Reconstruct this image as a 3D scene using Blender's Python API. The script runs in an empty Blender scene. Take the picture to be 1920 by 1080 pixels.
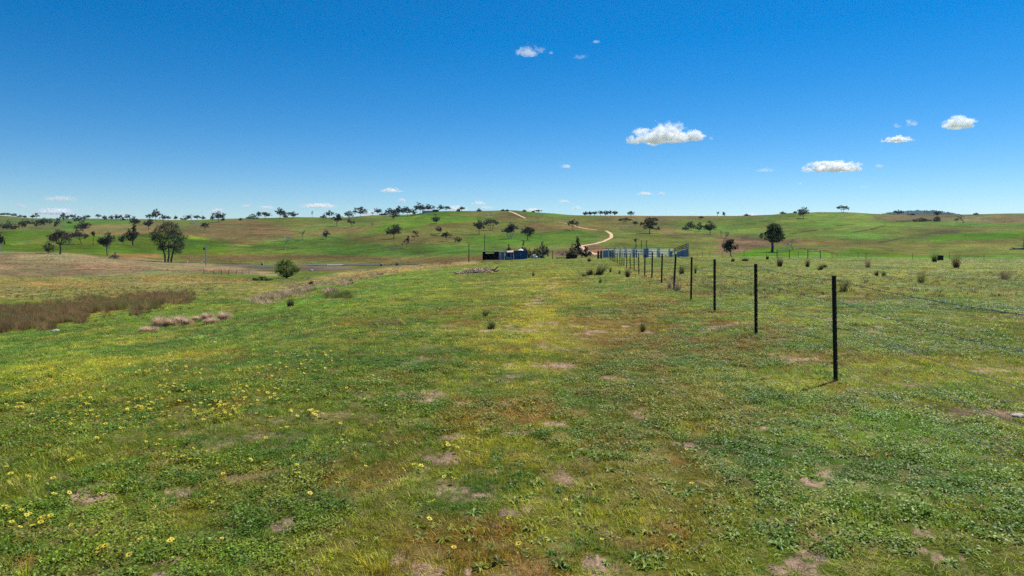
import bpy, math, random
import numpy as np
from mathutils import Vector, Matrix

# ------------------------------------------------------------------ camera, sky, sun, exposure
SC = bpy.context.scene
COL = SC.collection
F, CX, HY = 1280.0, 960.0, 450.0        # focal length, centre column and eye level of the 1920 px wide view
CAMZ = 1.64
cam_d = bpy.data.cameras.new('camera')
cam_d.sensor_width = 36.0
cam_d.lens = 24.0
cam_d.shift_y = -(540.0 - HY) / 1920.0
cam_d.clip_start = 0.1
cam_d.clip_end = 60000.0
cam = bpy.data.objects.new('camera', cam_d)
cam.location = (0, 0, CAMZ)
cam.rotation_euler = (math.radians(90), 0, 0)
COL.objects.link(cam)
SC.camera = cam

SUN_EL, SUN_AZ = math.radians(54), math.radians(46)
world = bpy.data.worlds.new('World')
SC.world = world
world.use_nodes = True
wn, wl = world.node_tree.nodes, world.node_tree.links
wn.clear()
wo = wn.new('ShaderNodeOutputWorld')
bg = wn.new('ShaderNodeBackground')
sky = wn.new('ShaderNodeTexSky')
sky.sky_type = 'NISHITA'
sky.sun_disc = False
sky.sun_elevation = SUN_EL
sky.sun_rotation = SUN_AZ
sky.altitude = 1600
sky.air_density = 1.0
sky.dust_density = 0.0
sky.ozone_density = 4.5
hs = wn.new('ShaderNodeHueSaturation')
hs.inputs['Saturation'].default_value = 1.42
hs.inputs['Hue'].default_value = 0.500
bg.inputs['Strength'].default_value = 0.092
wl.new(sky.outputs[0], hs.inputs['Color'])
wl.new(hs.outputs[0], bg.inputs[0])
wl.new(bg.outputs[0], wo.inputs[0])

sd = bpy.data.lights.new('sun', 'SUN')
sd.energy = 5.0
sd.angle = math.radians(0.53)
sd.color = (1.0, 0.965, 0.91)
sun = bpy.data.objects.new('sun', sd)
TO_SUN = Vector((math.sin(SUN_AZ) * math.cos(SUN_EL), math.cos(SUN_AZ) * math.cos(SUN_EL), math.sin(SUN_EL)))
sun.rotation_euler = TO_SUN.to_track_quat('Z', 'Y').to_euler()
COL.objects.link(sun)

vs = SC.view_settings
vs.view_transform = 'Standard'
vs.look = 'None'
vs.exposure = 0.30
vs.gamma = 1.0
vs.use_curve_mapping = False
cy = SC.cycles
cy.max_bounces = 12
cy.diffuse_bounces = 3
cy.glossy_bounces = 2
cy.transmission_bounces = 3
cy.transparent_max_bounces = 8
cy.volume_bounces = 10
cy.volume_step_rate = 1.0
cy.volume_max_steps = 256
cy.use_denoising = False
cy.sample_clamp_indirect = 6.0

# ------------------------------------------------------------------ helpers
def lin(c, k=1.0):
    a = np.asarray(c, float) / 255.0
    a = np.where(a <= 0.04045, a / 12.92, ((a + 0.055) / 1.055) ** 2.4)
    return a * k

def sstep(a, b, x):
    t = np.clip((x - a) / (b - a), 0, 1)
    return t * t * (3 - 2 * t)

_P = np.random.RandomState(11).rand(256, 256)
def vnoise(x, y):
    x = np.asarray(x, float); y = np.asarray(y, float)
    xi = np.floor(x).astype(np.int64); yi = np.floor(y).astype(np.int64)
    fx = x - xi; fy = y - yi
    fx = fx * fx * fx * (fx * (fx * 6 - 15) + 10); fy = fy * fy * fy * (fy * (fy * 6 - 15) + 10)
    x0 = xi & 255; x1 = (xi + 1) & 255; y0 = yi & 255; y1 = (yi + 1) & 255
    a = _P[x0, y0] * (1 - fx) + _P[x1, y0] * fx
    b = _P[x0, y1] * (1 - fx) + _P[x1, y1] * fx
    return a * (1 - fy) + b * fy

def fbm(x, y, o=4, s=0.0):
    v = 0; amp = 0.5; tot = 0
    for k in range(o):
        v = v + amp * vnoise(x * 2 ** k * (1.0 + .013 * k) + s + 17.3 * k, y * 2 ** k + s * 1.7 + 9.1 * k)
        tot += amp; amp *= 0.5
    return v / tot          # 0..1, mean .5

def pchip(xk, yk, x):
    xk = np.asarray(xk, float); yk = np.asarray(yk, float)
    h = np.diff(xk); d = np.diff(yk) / h
    m = np.zeros(len(xk))
    for i in range(1, len(xk) - 1):
        if d[i - 1] * d[i] > 0:
            w1 = 2 * h[i] + h[i - 1]; w2 = h[i] + 2 * h[i - 1]
            m[i] = (w1 + w2) / (w1 / d[i - 1] + w2 / d[i])
    m[0] = d[0]; m[-1] = d[-1]
    x = np.clip(np.asarray(x, float), xk[0], xk[-1])
    i = np.clip(np.searchsorted(xk, x, side='right') - 1, 0, len(h) - 1)
    t = (x - xk[i]) / h[i]
    return ((1 + 2 * t) * (1 - t) ** 2 * yk[i] + t * (1 - t) ** 2 * h[i] * m[i]
            + t * t * (3 - 2 * t) * yk[i + 1] + t * t * (t - 1) * h[i] * m[i + 1])

def tag(o, label=None, cat=None, group=None, kind=None):
    if label: o['label'] = label
    if cat: o['category'] = cat
    if group: o['group'] = group
    if kind: o['kind'] = kind
    return o

def empty(name, loc, rz=0.0):
    o = bpy.data.objects.new(name, None)
    o.empty_display_size = 0.2
    o.location = loc
    o.rotation_euler = (0, 0, rz)
    COL.objects.link(o)
    return o

class MB:
    """collects verts and faces, then links them as one mesh object"""
    def __init__(self):
        self.v = []; self.f = []
    def add(self, vs_, fs_):
        n = len(self.v)
        self.v.extend([tuple(p) for p in vs_])
        self.f.extend([tuple(i + n for i in q) for q in fs_])
    def box(self, c, s, rz=0.0, top=1.0):
        cx, cy_, cz = c; sx, sy, sz = s[0] / 2, s[1] / 2, s[2] / 2
        co, si = math.cos(rz), math.sin(rz)
        P = []
        for z, k in ((-sz, 1.0), (sz, top)):
            for x, y in ((-sx, -sy), (sx, -sy), (sx, sy), (-sx, sy)):
                x *= k; y *= k
                P.append((cx + x * co - y * si, cy_ + x * si + y * co, cz + z))
        self.add(P, [(3, 2, 1, 0), (4, 5, 6, 7), (0, 1, 5, 4), (1, 2, 6, 5), (2, 3, 7, 6), (3, 0, 4, 7)])
    def tube(self, pts, rad, n=6, cap=True):
        pts = [Vector(p) for p in pts]
        rings = []
        for i, p in enumerate(pts):
            a = pts[max(i - 1, 0)]; b = pts[min(i + 1, len(pts) - 1)]
            d = (b - a)
            d = d.normalized() if d.length > 1e-9 else Vector((0, 0, 1))
            u = d.cross(Vector((0.31, 0.95, 0.02)))
            if u.length < 0.05: u = d.cross(Vector((1, 0, 0)))
            u.normalize(); w = d.cross(u)
            r = rad[i] if hasattr(rad, '__len__') else rad
            rings.append([p + (u * math.cos(2 * math.pi * k / n) + w * math.sin(2 * math.pi * k / n)) * r for k in range(n)])
        V = [q for r_ in rings for q in r_]
        Fs = []
        for i in range(len(rings) - 1):
            for k in range(n):
                a = i * n + k; b = i * n + (k + 1) % n
                Fs.append((a, b, b + n, a + n))
        if cap:
            Fs.append(tuple(range(n - 1, -1, -1)))
            Fs.append(tuple((len(rings) - 1) * n + k for k in range(n)))
        self.add(V, Fs)
    def build(self, name, m, parent=None, smooth=False):
        me = bpy.data.meshes.new(name)
        me.from_pydata(self.v, [], self.f)
        if smooth:
            me.polygons.foreach_set('use_smooth', [True] * len(me.polygons))
        me.materials.append(m)
        o = bpy.data.objects.new(name, me)
        COL.objects.link(o)
        if parent: o.parent = parent
        return o

def np_mesh(name, V, Q, m, smooth=False):
    """mesh from numpy arrays; Q is (n, k) with one k for all faces"""
    me = bpy.data.meshes.new(name)
    V = np.ascontiguousarray(V, np.float32); Q = np.ascontiguousarray(Q, np.int32)
    me.vertices.add(len(V)); me.vertices.foreach_set('co', V.ravel())
    k = Q.shape[1]
    me.loops.add(Q.size); me.loops.foreach_set('vertex_index', Q.ravel())
    me.polygons.add(len(Q))
    me.polygons.foreach_set('loop_start', np.arange(0, Q.size, k, dtype=np.int32))
    if smooth: me.polygons.foreach_set('use_smooth', np.ones(len(Q), bool))
    me.update(calc_edges=True)
    if m: me.materials.append(m)
    return me

def link(name, me, parent=None):
    o = bpy.data.objects.new(name, me)
    COL.objects.link(o)
    if parent: o.parent = parent
    return o

# ------------------------------------------------------------------ materials
def new_mat(name):
    m = bpy.data.materials.new(name); m.use_nodes = True
    n = m.node_tree.nodes; l = m.node_tree.links
    return m, n, l, n['Principled BSDF']

def plain(name, rgb, rough=0.7, metal=0.0, var=0.25, scale=6.0, spec=0.3):
    m, n, l, p = new_mat(name)
    tc = n.new('ShaderNodeTexCoord'); no = n.new('ShaderNodeTexNoise')
    no.inputs['Scale'].default_value = scale; no.inputs['Detail'].default_value = 5
    mr = n.new('ShaderNodeMapRange')
    mr.inputs['From Min'].default_value = 0.3; mr.inputs['From Max'].default_value = 0.7
    mr.inputs['To Min'].default_value = 1 - var; mr.inputs['To Max'].default_value = 1 + var
    mx = n.new('ShaderNodeVectorMath'); mx.operation = 'SCALE'
    mx.inputs[0].default_value = tuple(rgb)
    l.new(tc.outputs['Object'], no.inputs['Vector'])
    l.new(no.outputs['Fac'], mr.inputs['Value'])
    l.new(mr.outputs[0], mx.inputs['Scale'])
    l.new(mx.outputs[0], p.inputs['Base Color'])
    p.inputs['Roughness'].default_value = rough
    p.inputs['Metallic'].default_value = metal
    p.inputs['Specular IOR Level'].default_value = spec
    return m

def leaf_mat(name, rgb, rgb2, trans=0.3, rough=0.55, tint=False):
    """leaves: colour varies from leaf to leaf, some light passes through"""
    m, n, l, p = new_mat(name)
    out = n['Material Output']
    ge = n.new('ShaderNodeNewGeometry')
    mx = n.new('ShaderNodeMix'); mx.data_type = 'RGBA'
    mx.inputs['A'].default_value = (*rgb, 1); mx.inputs['B'].default_value = (*rgb2, 1)
    l.new(ge.outputs['Random Per Island'], mx.inputs['Factor'])
    col = mx.outputs['Result']
    if tint:
        at_ = n.new('ShaderNodeAttribute'); at_.attribute_type = 'INSTANCER'; at_.attribute_name = 'tint'
        mu = n.new('ShaderNodeMix'); mu.data_type = 'RGBA'; mu.blend_type = 'MULTIPLY'
        mu.inputs['Factor'].default_value = 1.0
        l.new(col, mu.inputs['A']); l.new(at_.outputs['Color'], mu.inputs['B'])
        col = mu.outputs['Result']
    tr = n.new('ShaderNodeBsdfTranslucent')
    ms = n.new('ShaderNodeMixShader'); ms.inputs[0].default_value = trans
    l.new(col, p.inputs['Base Color']); l.new(col, tr.inputs['Color'])
    p.inputs['Roughness'].default_value = rough
    p.inputs['Specular IOR Level'].default_value = 0.35
    l.new(p.outputs[0], ms.inputs[1]); l.new(tr.outputs[0], ms.inputs[2])
    l.new(ms.outputs[0], out.inputs['Surface'])
    return m

LEAF = {
    'dk': leaf_mat('leaf_dark_olive', (.032, .042, .018), (.105, .102, .055), .28),
    'ol': leaf_mat('leaf_olive', (.040, .048, .020), (.095, .095, .042), .25),
    'gg': leaf_mat('leaf_grey_green', (.055, .066, .042), (.12, .13, .085), .22),
    'br': leaf_mat('leaf_brown_green', (.055, .045, .028), (.12, .092, .062), .22),
    'bg': leaf_mat('leaf_bright_green', (.085, .135, .014), (.27, .33, .05), .5),
    'rd': leaf_mat('leaf_reddish', (.060, .036, .028), (.15, .075, .06), .22),
    'yg': leaf_mat('leaf_yellow_green', (.075, .082, .014), (.15, .14, .03), .3),
    'cf': leaf_mat('leaf_conifer', (.014, .022, .016), (.05, .06, .045), .15),
    'pk': leaf_mat('leaf_pink_grey', (.16, .12, .10), (.26, .20, .17), .2),
}
BARK = {
    'b': plain('bark_dark', (.085, .07, .058), .9),
    'p': plain('bark_pale', (.42, .38, .33), .85),
    'g': plain('bark_grey', (.21, .19, .17), .9),
}

# ------------------------------------------------------------------ terrain
# columns of the land: (pixel row seen, forward distance) from the feet to the skyline
PROF = {
    -700: [(640, 19), (575, 45), (540, 85), (500, 180), (474, 300), (469, 350), (440, 600), (432, 700), (405, 1500)],
    0:    [(640, 19), (572, 45), (540, 85), (502, 180), (473, 300), (469, 350), (440, 600), (432, 700), (404, 1500)],
    130:  [(620, 20.5), (562, 45), (538, 80), (506, 170), (477, 300), (474, 345), (440, 600), (430, 720), (410, 1450)],
    320:  [(600, 21), (558, 42), (530, 80), (506, 165), (494, 290), (470, 450), (455, 540), (432, 760), (412, 1200)],
    540:  [(590, 17), (555, 34), (538, 65), (523, 115), (506, 200), (497, 300), (480, 430), (450, 580), (407, 1150)],
    700:  [(590, 15), (540, 32), (525, 52), (512, 95), (504, 170), (498, 300), (475, 440), (448, 570), (404, 1050)],
    850:  [(590, 15), (530, 34), (511, 58), (501, 95), (492, 175), (480, 330), (450, 510), (420, 720), (395, 1000)],
    960:  [(590, 15), (530, 31), (510, 50), (496, 88), (486.5, 190), (477, 300), (450, 490), (425, 690), (394, 1000)],
    1100: [(590, 15), (530, 29), (510, 46), (495, 75), (484, 135), (477, 250), (465, 350), (438, 570), (403, 1100)],
    1300: [(590, 15), (528, 28), (504, 47), (490, 73), (481.5, 122), (475, 290), (455, 440), (432, 650), (404, 1100)],
    1500: [(590, 14.8), (530, 25.5), (505, 44), (491, 72), (481, 130), (472, 300), (455, 430), (425, 640), (398, 850)],
    1700: [(590, 14.7), (530, 26), (505, 45), (491, 82), (484, 130), (472, 270), (450, 420), (420, 680), (402, 1200)],
    1920: [(590, 14.6), (540, 23.3), (505, 43), (491, 80), (484, 125), (462, 300), (440, 440), (420, 610), (400, 1100)],
    2620: [(590, 14.6), (540, 23.3), (505, 43), (491, 80), (484, 125), (462, 300), (440, 440), (420, 610), (400, 1100)],
}
SKYL = [(-700, 404), (0, 404.5), (25, 405.5), (50, 408), (90, 409.3), (160, 410), (250, 410.5), (350, 412), (400, 411), (450, 409.5),
        (520, 408), (560, 407), (600, 407.3), (640, 408), (670, 406), (700, 403.8), (740, 402.5), (775, 401), (800, 397.5), (820, 395.8),
        (850, 395.2), (900, 395), (950, 394.2), (966, 394.2), (985, 396), (1010, 397.8), (1040, 400), (1075, 403.2), (1110, 403.7),
        (1300, 404.3), (1400, 404.3), (1440, 403), (1465, 400.4), (1490, 398.6), (1520, 397.7), (1580, 397.3), (1605, 398.5), (1640, 401),
        (1680, 402.2), (1800, 402.2), (1860, 401), (1920, 400), (2620, 400)]
T_N = 320
PXG = np.arange(-900, 2821, 10.0)
def _build_table():
    cols = sorted(PROF)
    tt = np.linspace(0, 1, T_N)
    Zc = []; lc = []
    for c in cols:
        pts = PROF[c]
        Yk = [0.4, 3.0, 7.0] + [p[1] for p in pts]
        Zk = [-1.64, -1.635, -1.635] + [-(p[0] - HY) * p[1] / F for p in pts]
        L = math.log(Yk[-1] / 0.4)
        Zc.append(pchip(np.log(np.array(Yk) / 0.4), Zk, tt * L)); lc.append(L)
    Zc = np.array(Zc); lc = np.array(lc)
    G = np.clip(PXG, cols[0], cols[-1])
    LG = pchip(cols, lc, G)
    T = np.stack([pchip(cols, Zc[:, j], G) for j in range(T_N)], 1)
    sk = pchip([s[0] for s in SKYL], [s[1] for s in SKYL], np.clip(PXG, -700, 2620))
    Yc = 0.4 * np.exp(LG)
    want = (HY - sk) * Yc / F
    w = sstep(0.80, 1.0, tt)
    T = T + w[None, :] * (want - T[:, -1])[:, None]
    return T, LG
TAB, LGRID = _build_table()

def base_z(px, Y):
    """height relative to the eye of the smooth land"""
    u = np.clip((px - PXG[0]) / 10.0, 0, len(PXG) - 1.001)
    i = u.astype(int); f = u - i
    L = LGRID[i] * (1 - f) + LGRID[i + 1] * f
    t = np.log(np.maximum(Y, 0.41) / 0.4) / L
    v = np.clip(t, 0, 1) * (T_N - 1)
    j = np.minimum(v.astype(int), T_N - 2); g = v - j
    z = (TAB[i, j] * (1 - g) + TAB[i, j + 1] * g) * (1 - f) + (TAB[i + 1, j] * (1 - g) + TAB[i + 1, j + 1] * g) * f
    fall = sstep(1.0, 1.22, t)
    return z * (1 - fall) + 6.0 * fall

def ground_z(X, Y):
    X = np.asarray(X, float); Y = np.asarray(Y, float)
    th = np.clip(np.arctan2(X, Y), -0.95, 0.95); R = np.hypot(X, Y)
    Ye = R * np.cos(th); px = CX + F * np.tan(th)
    z = base_z(px, Ye) + CAMZ
    z = z + (fbm(X / 1.1, Y / 1.1, 2, 3.0) - .5) * .035 * sstep(1, 4, R) * (1 - sstep(60, 120, R))
    z = z + (fbm(X / 7, Y / 7, 3, 5.0) - .5) * .16 * sstep(3, 20, R)
    z = z + (fbm(X / 45, Y / 45, 3, 8.0) - .5) * 0.9 * sstep(80, 300, R)
    z = z + (fbm(X / 160, Y / 160, 3, 2.0) - .5) * 3.0 * sstep(350, 600, R) * (1 - 0.6 * sstep(800, 1000, R))
    return z

_YS = np.exp(np.linspace(math.log(2.0), math.log(1700), 3000))
def at(px, py, Ymin=2.0):
    """the first point of the land seen at a pixel of the photograph"""
    X = (px - CX) / F * _YS
    z = ground_z(X, _YS)
    row = HY - (z - CAMZ) / _YS * F
    ok = np.where((row <= py) & (_YS >= Ymin))[0]
    k = ok[0] if len(ok) else int(np.argmin(row))
    return float(X[k]), float(_YS[k]), float(z[k])

def at_depth(px, Y):
    X = (px - CX) / F * Y
    return X, Y, float(ground_z(X, Y))

def at_many(px, py):
    ys = np.exp(np.linspace(math.log(2.0), math.log(1700), 1100))
    out = np.zeros((len(px), 3))
    for a in range(0, len(px), 1500):
        p = px[a:a + 1500, None]; q = py[a:a + 1500, None]
        X = (p - CX) / F * ys[None]; Y = np.broadcast_to(ys[None], X.shape)
        z = base_z(np.broadcast_to(p, X.shape), Y)
        row = HY - z / Y * F
        hit = row <= q
        k = np.where(hit.any(1), hit.argmax(1), row.argmin(1))
        i = np.arange(len(k))
        out[a:a + 1500, 0] = X[i, k]; out[a:a + 1500, 1] = Y[i, k]
    out[:, 2] = ground_z(out[:, 0], out[:, 1])
    return out

# ------------------------------------------------------------------ colours of the land
def poly_sd(poly, x, y, sx=0.22):
    """signed distance (inside positive) with the across-direction squeezed"""
    P = np.array(poly, float) * np.array([sx, 1.0])
    x = x * sx
    d = np.full(x.shape, 1e9); inside = np.zeros(x.shape, bool)
    n = len(P)
    for i in range(n):
        a = P[i]; b = P[(i + 1) % n]
        e = b - a
        wx = x - a[0]; wy = y - a[1]
        t = np.clip((wx * e[0] + wy * e[1]) / (e @ e + 1e-9), 0, 1)
        d = np.minimum(d, (wx - e[0] * t) ** 2 + (wy - e[1] * t) ** 2)
        c = ((a[1] > y) != (b[1] > y)) & (x < (b[0] - a[0]) * (y - a[1]) / (b[1] - a[1] + 1e-12) + a[0])
        inside ^= c
    d = np.sqrt(d)
    return np.where(inside, d, -d)

KA = 0.80
# fields seen on the hills: polygon on the photograph, colour, softness (rows), strength
FIELDS = [
    # left valley and slopes
    ([(-200, 404), (330, 412), (330, 432), (-200, 432)], (108, 120, 66), 4, .9),
    ([(110, 413), (240, 414), (260, 422), (120, 432)], (92, 138, 48), 2, .8),
    ([(165, 421), (300, 419), (330, 440), (150, 440)], (128, 116, 74), 3, .9),
    ([(-200, 432), (95, 432), (135, 439), (200, 445), (295, 435), (345, 441), (425, 452), (440, 480), (130, 476), (-200, 470)], (86, 114, 26), 2.5, 1),
    ([(20, 451), (90, 447), (120, 455), (30, 460)], (120, 138, 62), 2, .6),
    ([(-200, 468), (130, 474), (330, 491), (480, 499), (540, 521), (480, 516), (330, 508), (100, 505), (-200, 500)], (154, 138, 104), 2.5, 1),
    ([(220, 476), (300, 477), (300, 483), (215, 483)], (160, 124, 80), 2, .8),
    ([(-200, 500), (100, 505), (330, 509), (480, 518), (500, 540), (330, 560), (-200, 575)], (134, 126, 94), 3, 1),
    ([(260, 517), (440, 515), (520, 527), (420, 534), (280, 526)], (150, 128, 86), 3, .8),
    ([(0, 520), (160, 522), (260, 534), (120, 542), (0, 536)], (142, 126, 82), 3, .7),
    ([(410, 515), (520, 519), (520, 527), (420, 521)], (98, 128, 42), 2, .8),
    ([(335, 424), (410, 414), (470, 414), (560, 428), (560, 442), (500, 452), (430, 452), (380, 445), (335, 438)], (124, 106, 70), 3, .9),
    ([(430, 452), (490, 452), (480, 457), (430, 458)], (128, 92, 52), 1.5, .8),
    ([(345, 441), (412, 451), (380, 450), (340, 446)], (148, 160, 56), 1.5, .8),
    ([(560, 410), (690, 408), (760, 430), (560, 446)], (112, 122, 60), 4, .8),
    ([(600, 432), (660, 425), (680, 432), (560, 445)], (128, 110, 72), 2.5, .7),
    ([(440, 462), (520, 452), (660, 446), (760, 462), (960, 462), (960, 476), (600, 478), (440, 480)], (84, 114, 38), 3, .9),
    ([(640, 434), (760, 450), (780, 458), (660, 452)], (112, 108, 58), 3, .7),
    ([(340, 478), (560, 476), (760, 483), (960, 480), (960, 490), (760, 497), (560, 493), (340, 491)], (118, 108, 62), 2.5, 1),
    ([(400, 495), (640, 498), (690, 503), (640, 508), (480, 505), (400, 498)], (118, 108, 98), 1.5, .9),
    ([(470, 572), (530, 534), (640, 512), (760, 498), (880, 489), (890, 494), (760, 510), (660, 527), (560, 548), (470, 590)], (166, 146, 106), 3, 1),
    ([(430, 545), (520, 530), (540, 545), (440, 575)], (140, 124, 92), 4, .8),
    # centre hill
    ([(700, 420), (800, 397), (880, 395), (960, 402), (920, 412), (840, 420), (700, 440)], (92, 128, 34), 3, 1),
    ([(800, 422), (900, 412), (960, 425), (900, 438), (780, 440)], (116, 118, 56), 4, .8),
    ([(770, 438), (880, 442), (840, 455), (760, 455)], (126, 112, 68), 3, .7),
    ([(880, 396), (1060, 398), (1070, 403), (960, 412), (880, 404)], (112, 112, 58), 3, .9),
    ([(975, 397), (1070, 402), (1060, 408), (990, 404)], (96, 132, 44), 2, .8),
    ([(1010, 418), (1100, 420), (1130, 432), (990, 436), (960, 428)], (124, 110, 64), 3, .8),
    ([(1000, 436), (1090, 431), (1125, 442), (1110, 455), (980, 462), (880, 458), (880, 444)], (86, 122, 32), 2.5, .9),
    ([(1040, 470), (1090, 458), (1120, 452), (1150, 470), (1130, 482), (1040, 480)], (126, 104, 76), 2.5, .9),
    ([(1120, 403), (1320, 404), (1440, 404), (1420, 412), (1130, 424)], (122, 108, 66), 3, .9),
    ([(1080, 410), (1220, 414), (1260, 428), (1130, 432)], (118, 110, 58), 3, .7),
    ([(1230, 428), (1330, 432), (1420, 446), (1500, 452), (1500, 460), (1400, 452), (1240, 434)], (132, 106, 76), 2, .8),
    ([(1150, 433), (1230, 434), (1300, 448), (1280, 470), (1150, 466)], (106, 124, 50), 3, .9),
    # right hills
    ([(1250, 412), (1400, 409), (1480, 400), (1620, 399), (1700, 424), (1650, 450), (1480, 442), (1300, 436)], (110, 132, 52), 4, 1),
    ([(1350, 448), (1430, 452), (1450, 462), (1380, 476), (1340, 480)], (128, 110, 80), 2.5, .9),
    ([(1395, 442), (1440, 447), (1440, 452), (1390, 451)], (96, 74, 66), 1.5, .8),
    ([(1380, 476), (1425, 463), (1480, 466), (1540, 471), (1620, 478), (1620, 485), (1380, 484)], (86, 130, 10), 1.5, 1),
    ([(1500, 448), (1600, 457), (1600, 461), (1500, 453)], (110, 90, 58), 1.2, .7),
    ([(1600, 463), (1720, 478), (1920, 478), (2400, 480), (2400, 488), (1920, 487), (1620, 486), (1560, 476)], (90, 128, 18), 2, .9),
    ([(1735, 447), (1800, 437), (1920, 434), (2400, 432), (2400, 446), (1900, 446), (1760, 452)], (92, 134, 10), 1.5, 1),
    ([(1640, 403), (1960, 401), (2400, 400), (2400, 420), (1800, 419), (1660, 412)], (128, 117, 80), 3, .9),
    ([(1650, 414), (1920, 420), (1920, 425), (1650, 420)], (92, 134, 48), 1.5, .8),
    ([(1750, 431), (1810, 431), (1800, 438), (1730, 443)], (100, 84, 66), 1.5, .7),
    ([(1660, 452), (1740, 456), (1900, 452), (1920, 466), (1720, 470), (1640, 466)], (118, 126, 56), 3, .7),
    # near paddock: broad tone
    ([(1010, 520), (1050, 515), (1045, 560), (1040, 640), (1040, 780), (1000, 900), (880, 900), (870, 760), (930, 640), (985, 570)], (158, 148, 46), 26, .8),
    ([(970, 545), (1035, 545), (1035, 690), (890, 700), (940, 610)], (164, 154, 44), 22, .35),
    ([(1020, 530), (1060, 530), (1050, 580), (1000, 575)], (140, 110, 60), 8, .5),
    ([(0, 640), (420, 560), (700, 525), (620, 600), (300, 690), (0, 720)], (80, 112, 40), 14, .7),
    ([(0, 690), (220, 660), (420, 640), (420, 660), (150, 740), (0, 750)], (148, 144, 48), 8, .7),
    ([(460, 570), (640, 530), (860, 500), (940, 495), (900, 530), (640, 570), (480, 585)], (92, 126, 34), 8, .7),
    ([(1060, 590), (1240, 560), (1300, 640), (1240, 700), (1100, 680)], (124, 92, 44), 16, .75),
    ([(1100, 680), (1400, 690), (1500, 900), (1300, 1000), (1050, 900)], (122, 104, 46), 30, .6),
    ([(1400, 640), (1640, 660), (1760, 800), (1600, 860), (1420, 760)], (92, 124, 34), 30, .6),
    ([(1600, 700), (1920, 690), (1920, 980), (1700, 900)], (80, 116, 40), 30, .6),
    ([(1540, 488), (1920, 490), (1920, 590), (1540, 540)], (122, 128, 60), 12, .7),
    ([(380, 820), (560, 800), (640, 830), (500, 870)], (62, 104, 40), 10, .6),
    ([(1160, 500), (1230, 500), (1290, 535), (1230, 540)], (140, 130, 80), 6, .7),
    ([(1230, 520), (1300, 525), (1310, 548), (1240, 548)], (150, 122, 84), 6, .6),
    ([(860, 502), (925, 500), (930, 515), (860, 518)], (150, 128, 104), 3, .6),
]
# lines of bare soil: gullies and stock tracks
LINES = [
    ([(1485, 438), (1530, 431), (1560, 429)], (86, 82, 44), 1.2), ([(1600, 436), (1630, 431), (1662, 422)], (64, 66, 34), 1.2),
    ([(1650, 455), (1680, 449), (1692, 446)], (70, 66, 44), 1.2), ([(1568, 424), (1600, 421)], (84, 88, 44), 1.0),
    ([(1500, 466), (1545, 470), (1570, 477), (1568, 484)], (96, 74, 54), 1.6), ([(640, 431), (700, 425), (770, 410), (800, 400)], (134, 126, 74), 1.0),
    ([(1280, 438), (1350, 446), (1420, 455)], (104, 84, 60), 1.0), ([(1640, 407), (1660, 412)], (96, 82, 58), 1.0),
    ([(1680, 415), (1740, 415)], (70, 74, 48), 0.8), ([(1810, 412), (1830, 408), (1860, 406)], (150, 124, 90), 1.0),
    ([(430, 458), (470, 461)], (186, 176, 128), .7), ([(560, 425), (600, 421), (650, 415)], (150, 138, 88), .6), ([(20, 458), (70, 455), (110, 459)], (150, 150, 80), .7), ([(470, 430), (520, 431), (560, 434)], (84, 88, 46), .8), ([(840, 402), (900, 405), (960, 411), (1010, 413)], (140, 128, 82), .6), ([(990, 413), (1040, 415), (1060, 417)], (86, 84, 50), .6), ([(1130, 437), (1200, 438), (1290, 444), (1360, 452)], (142, 124, 84), .7), ([(1240, 420), (1330, 424), (1400, 420), (1480, 410)], (88, 104, 44), .7), ([(1520, 415), (1600, 411), (1650, 413)], (92, 108, 46), .7), ([(1700, 428), (1800, 427), (1920, 430)], (120, 108, 66), .8), ([(1480, 447), (1560, 444), (1640, 441)], (124, 116, 66), .7), ([(700, 444), (760, 440), (830, 431)], (142, 128, 84), .6), ([(350, 418), (400, 421), (470, 420)], (92, 96, 54), .7), ([(500, 452), (560, 447)], (150, 132, 92), .8),
]

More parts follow.
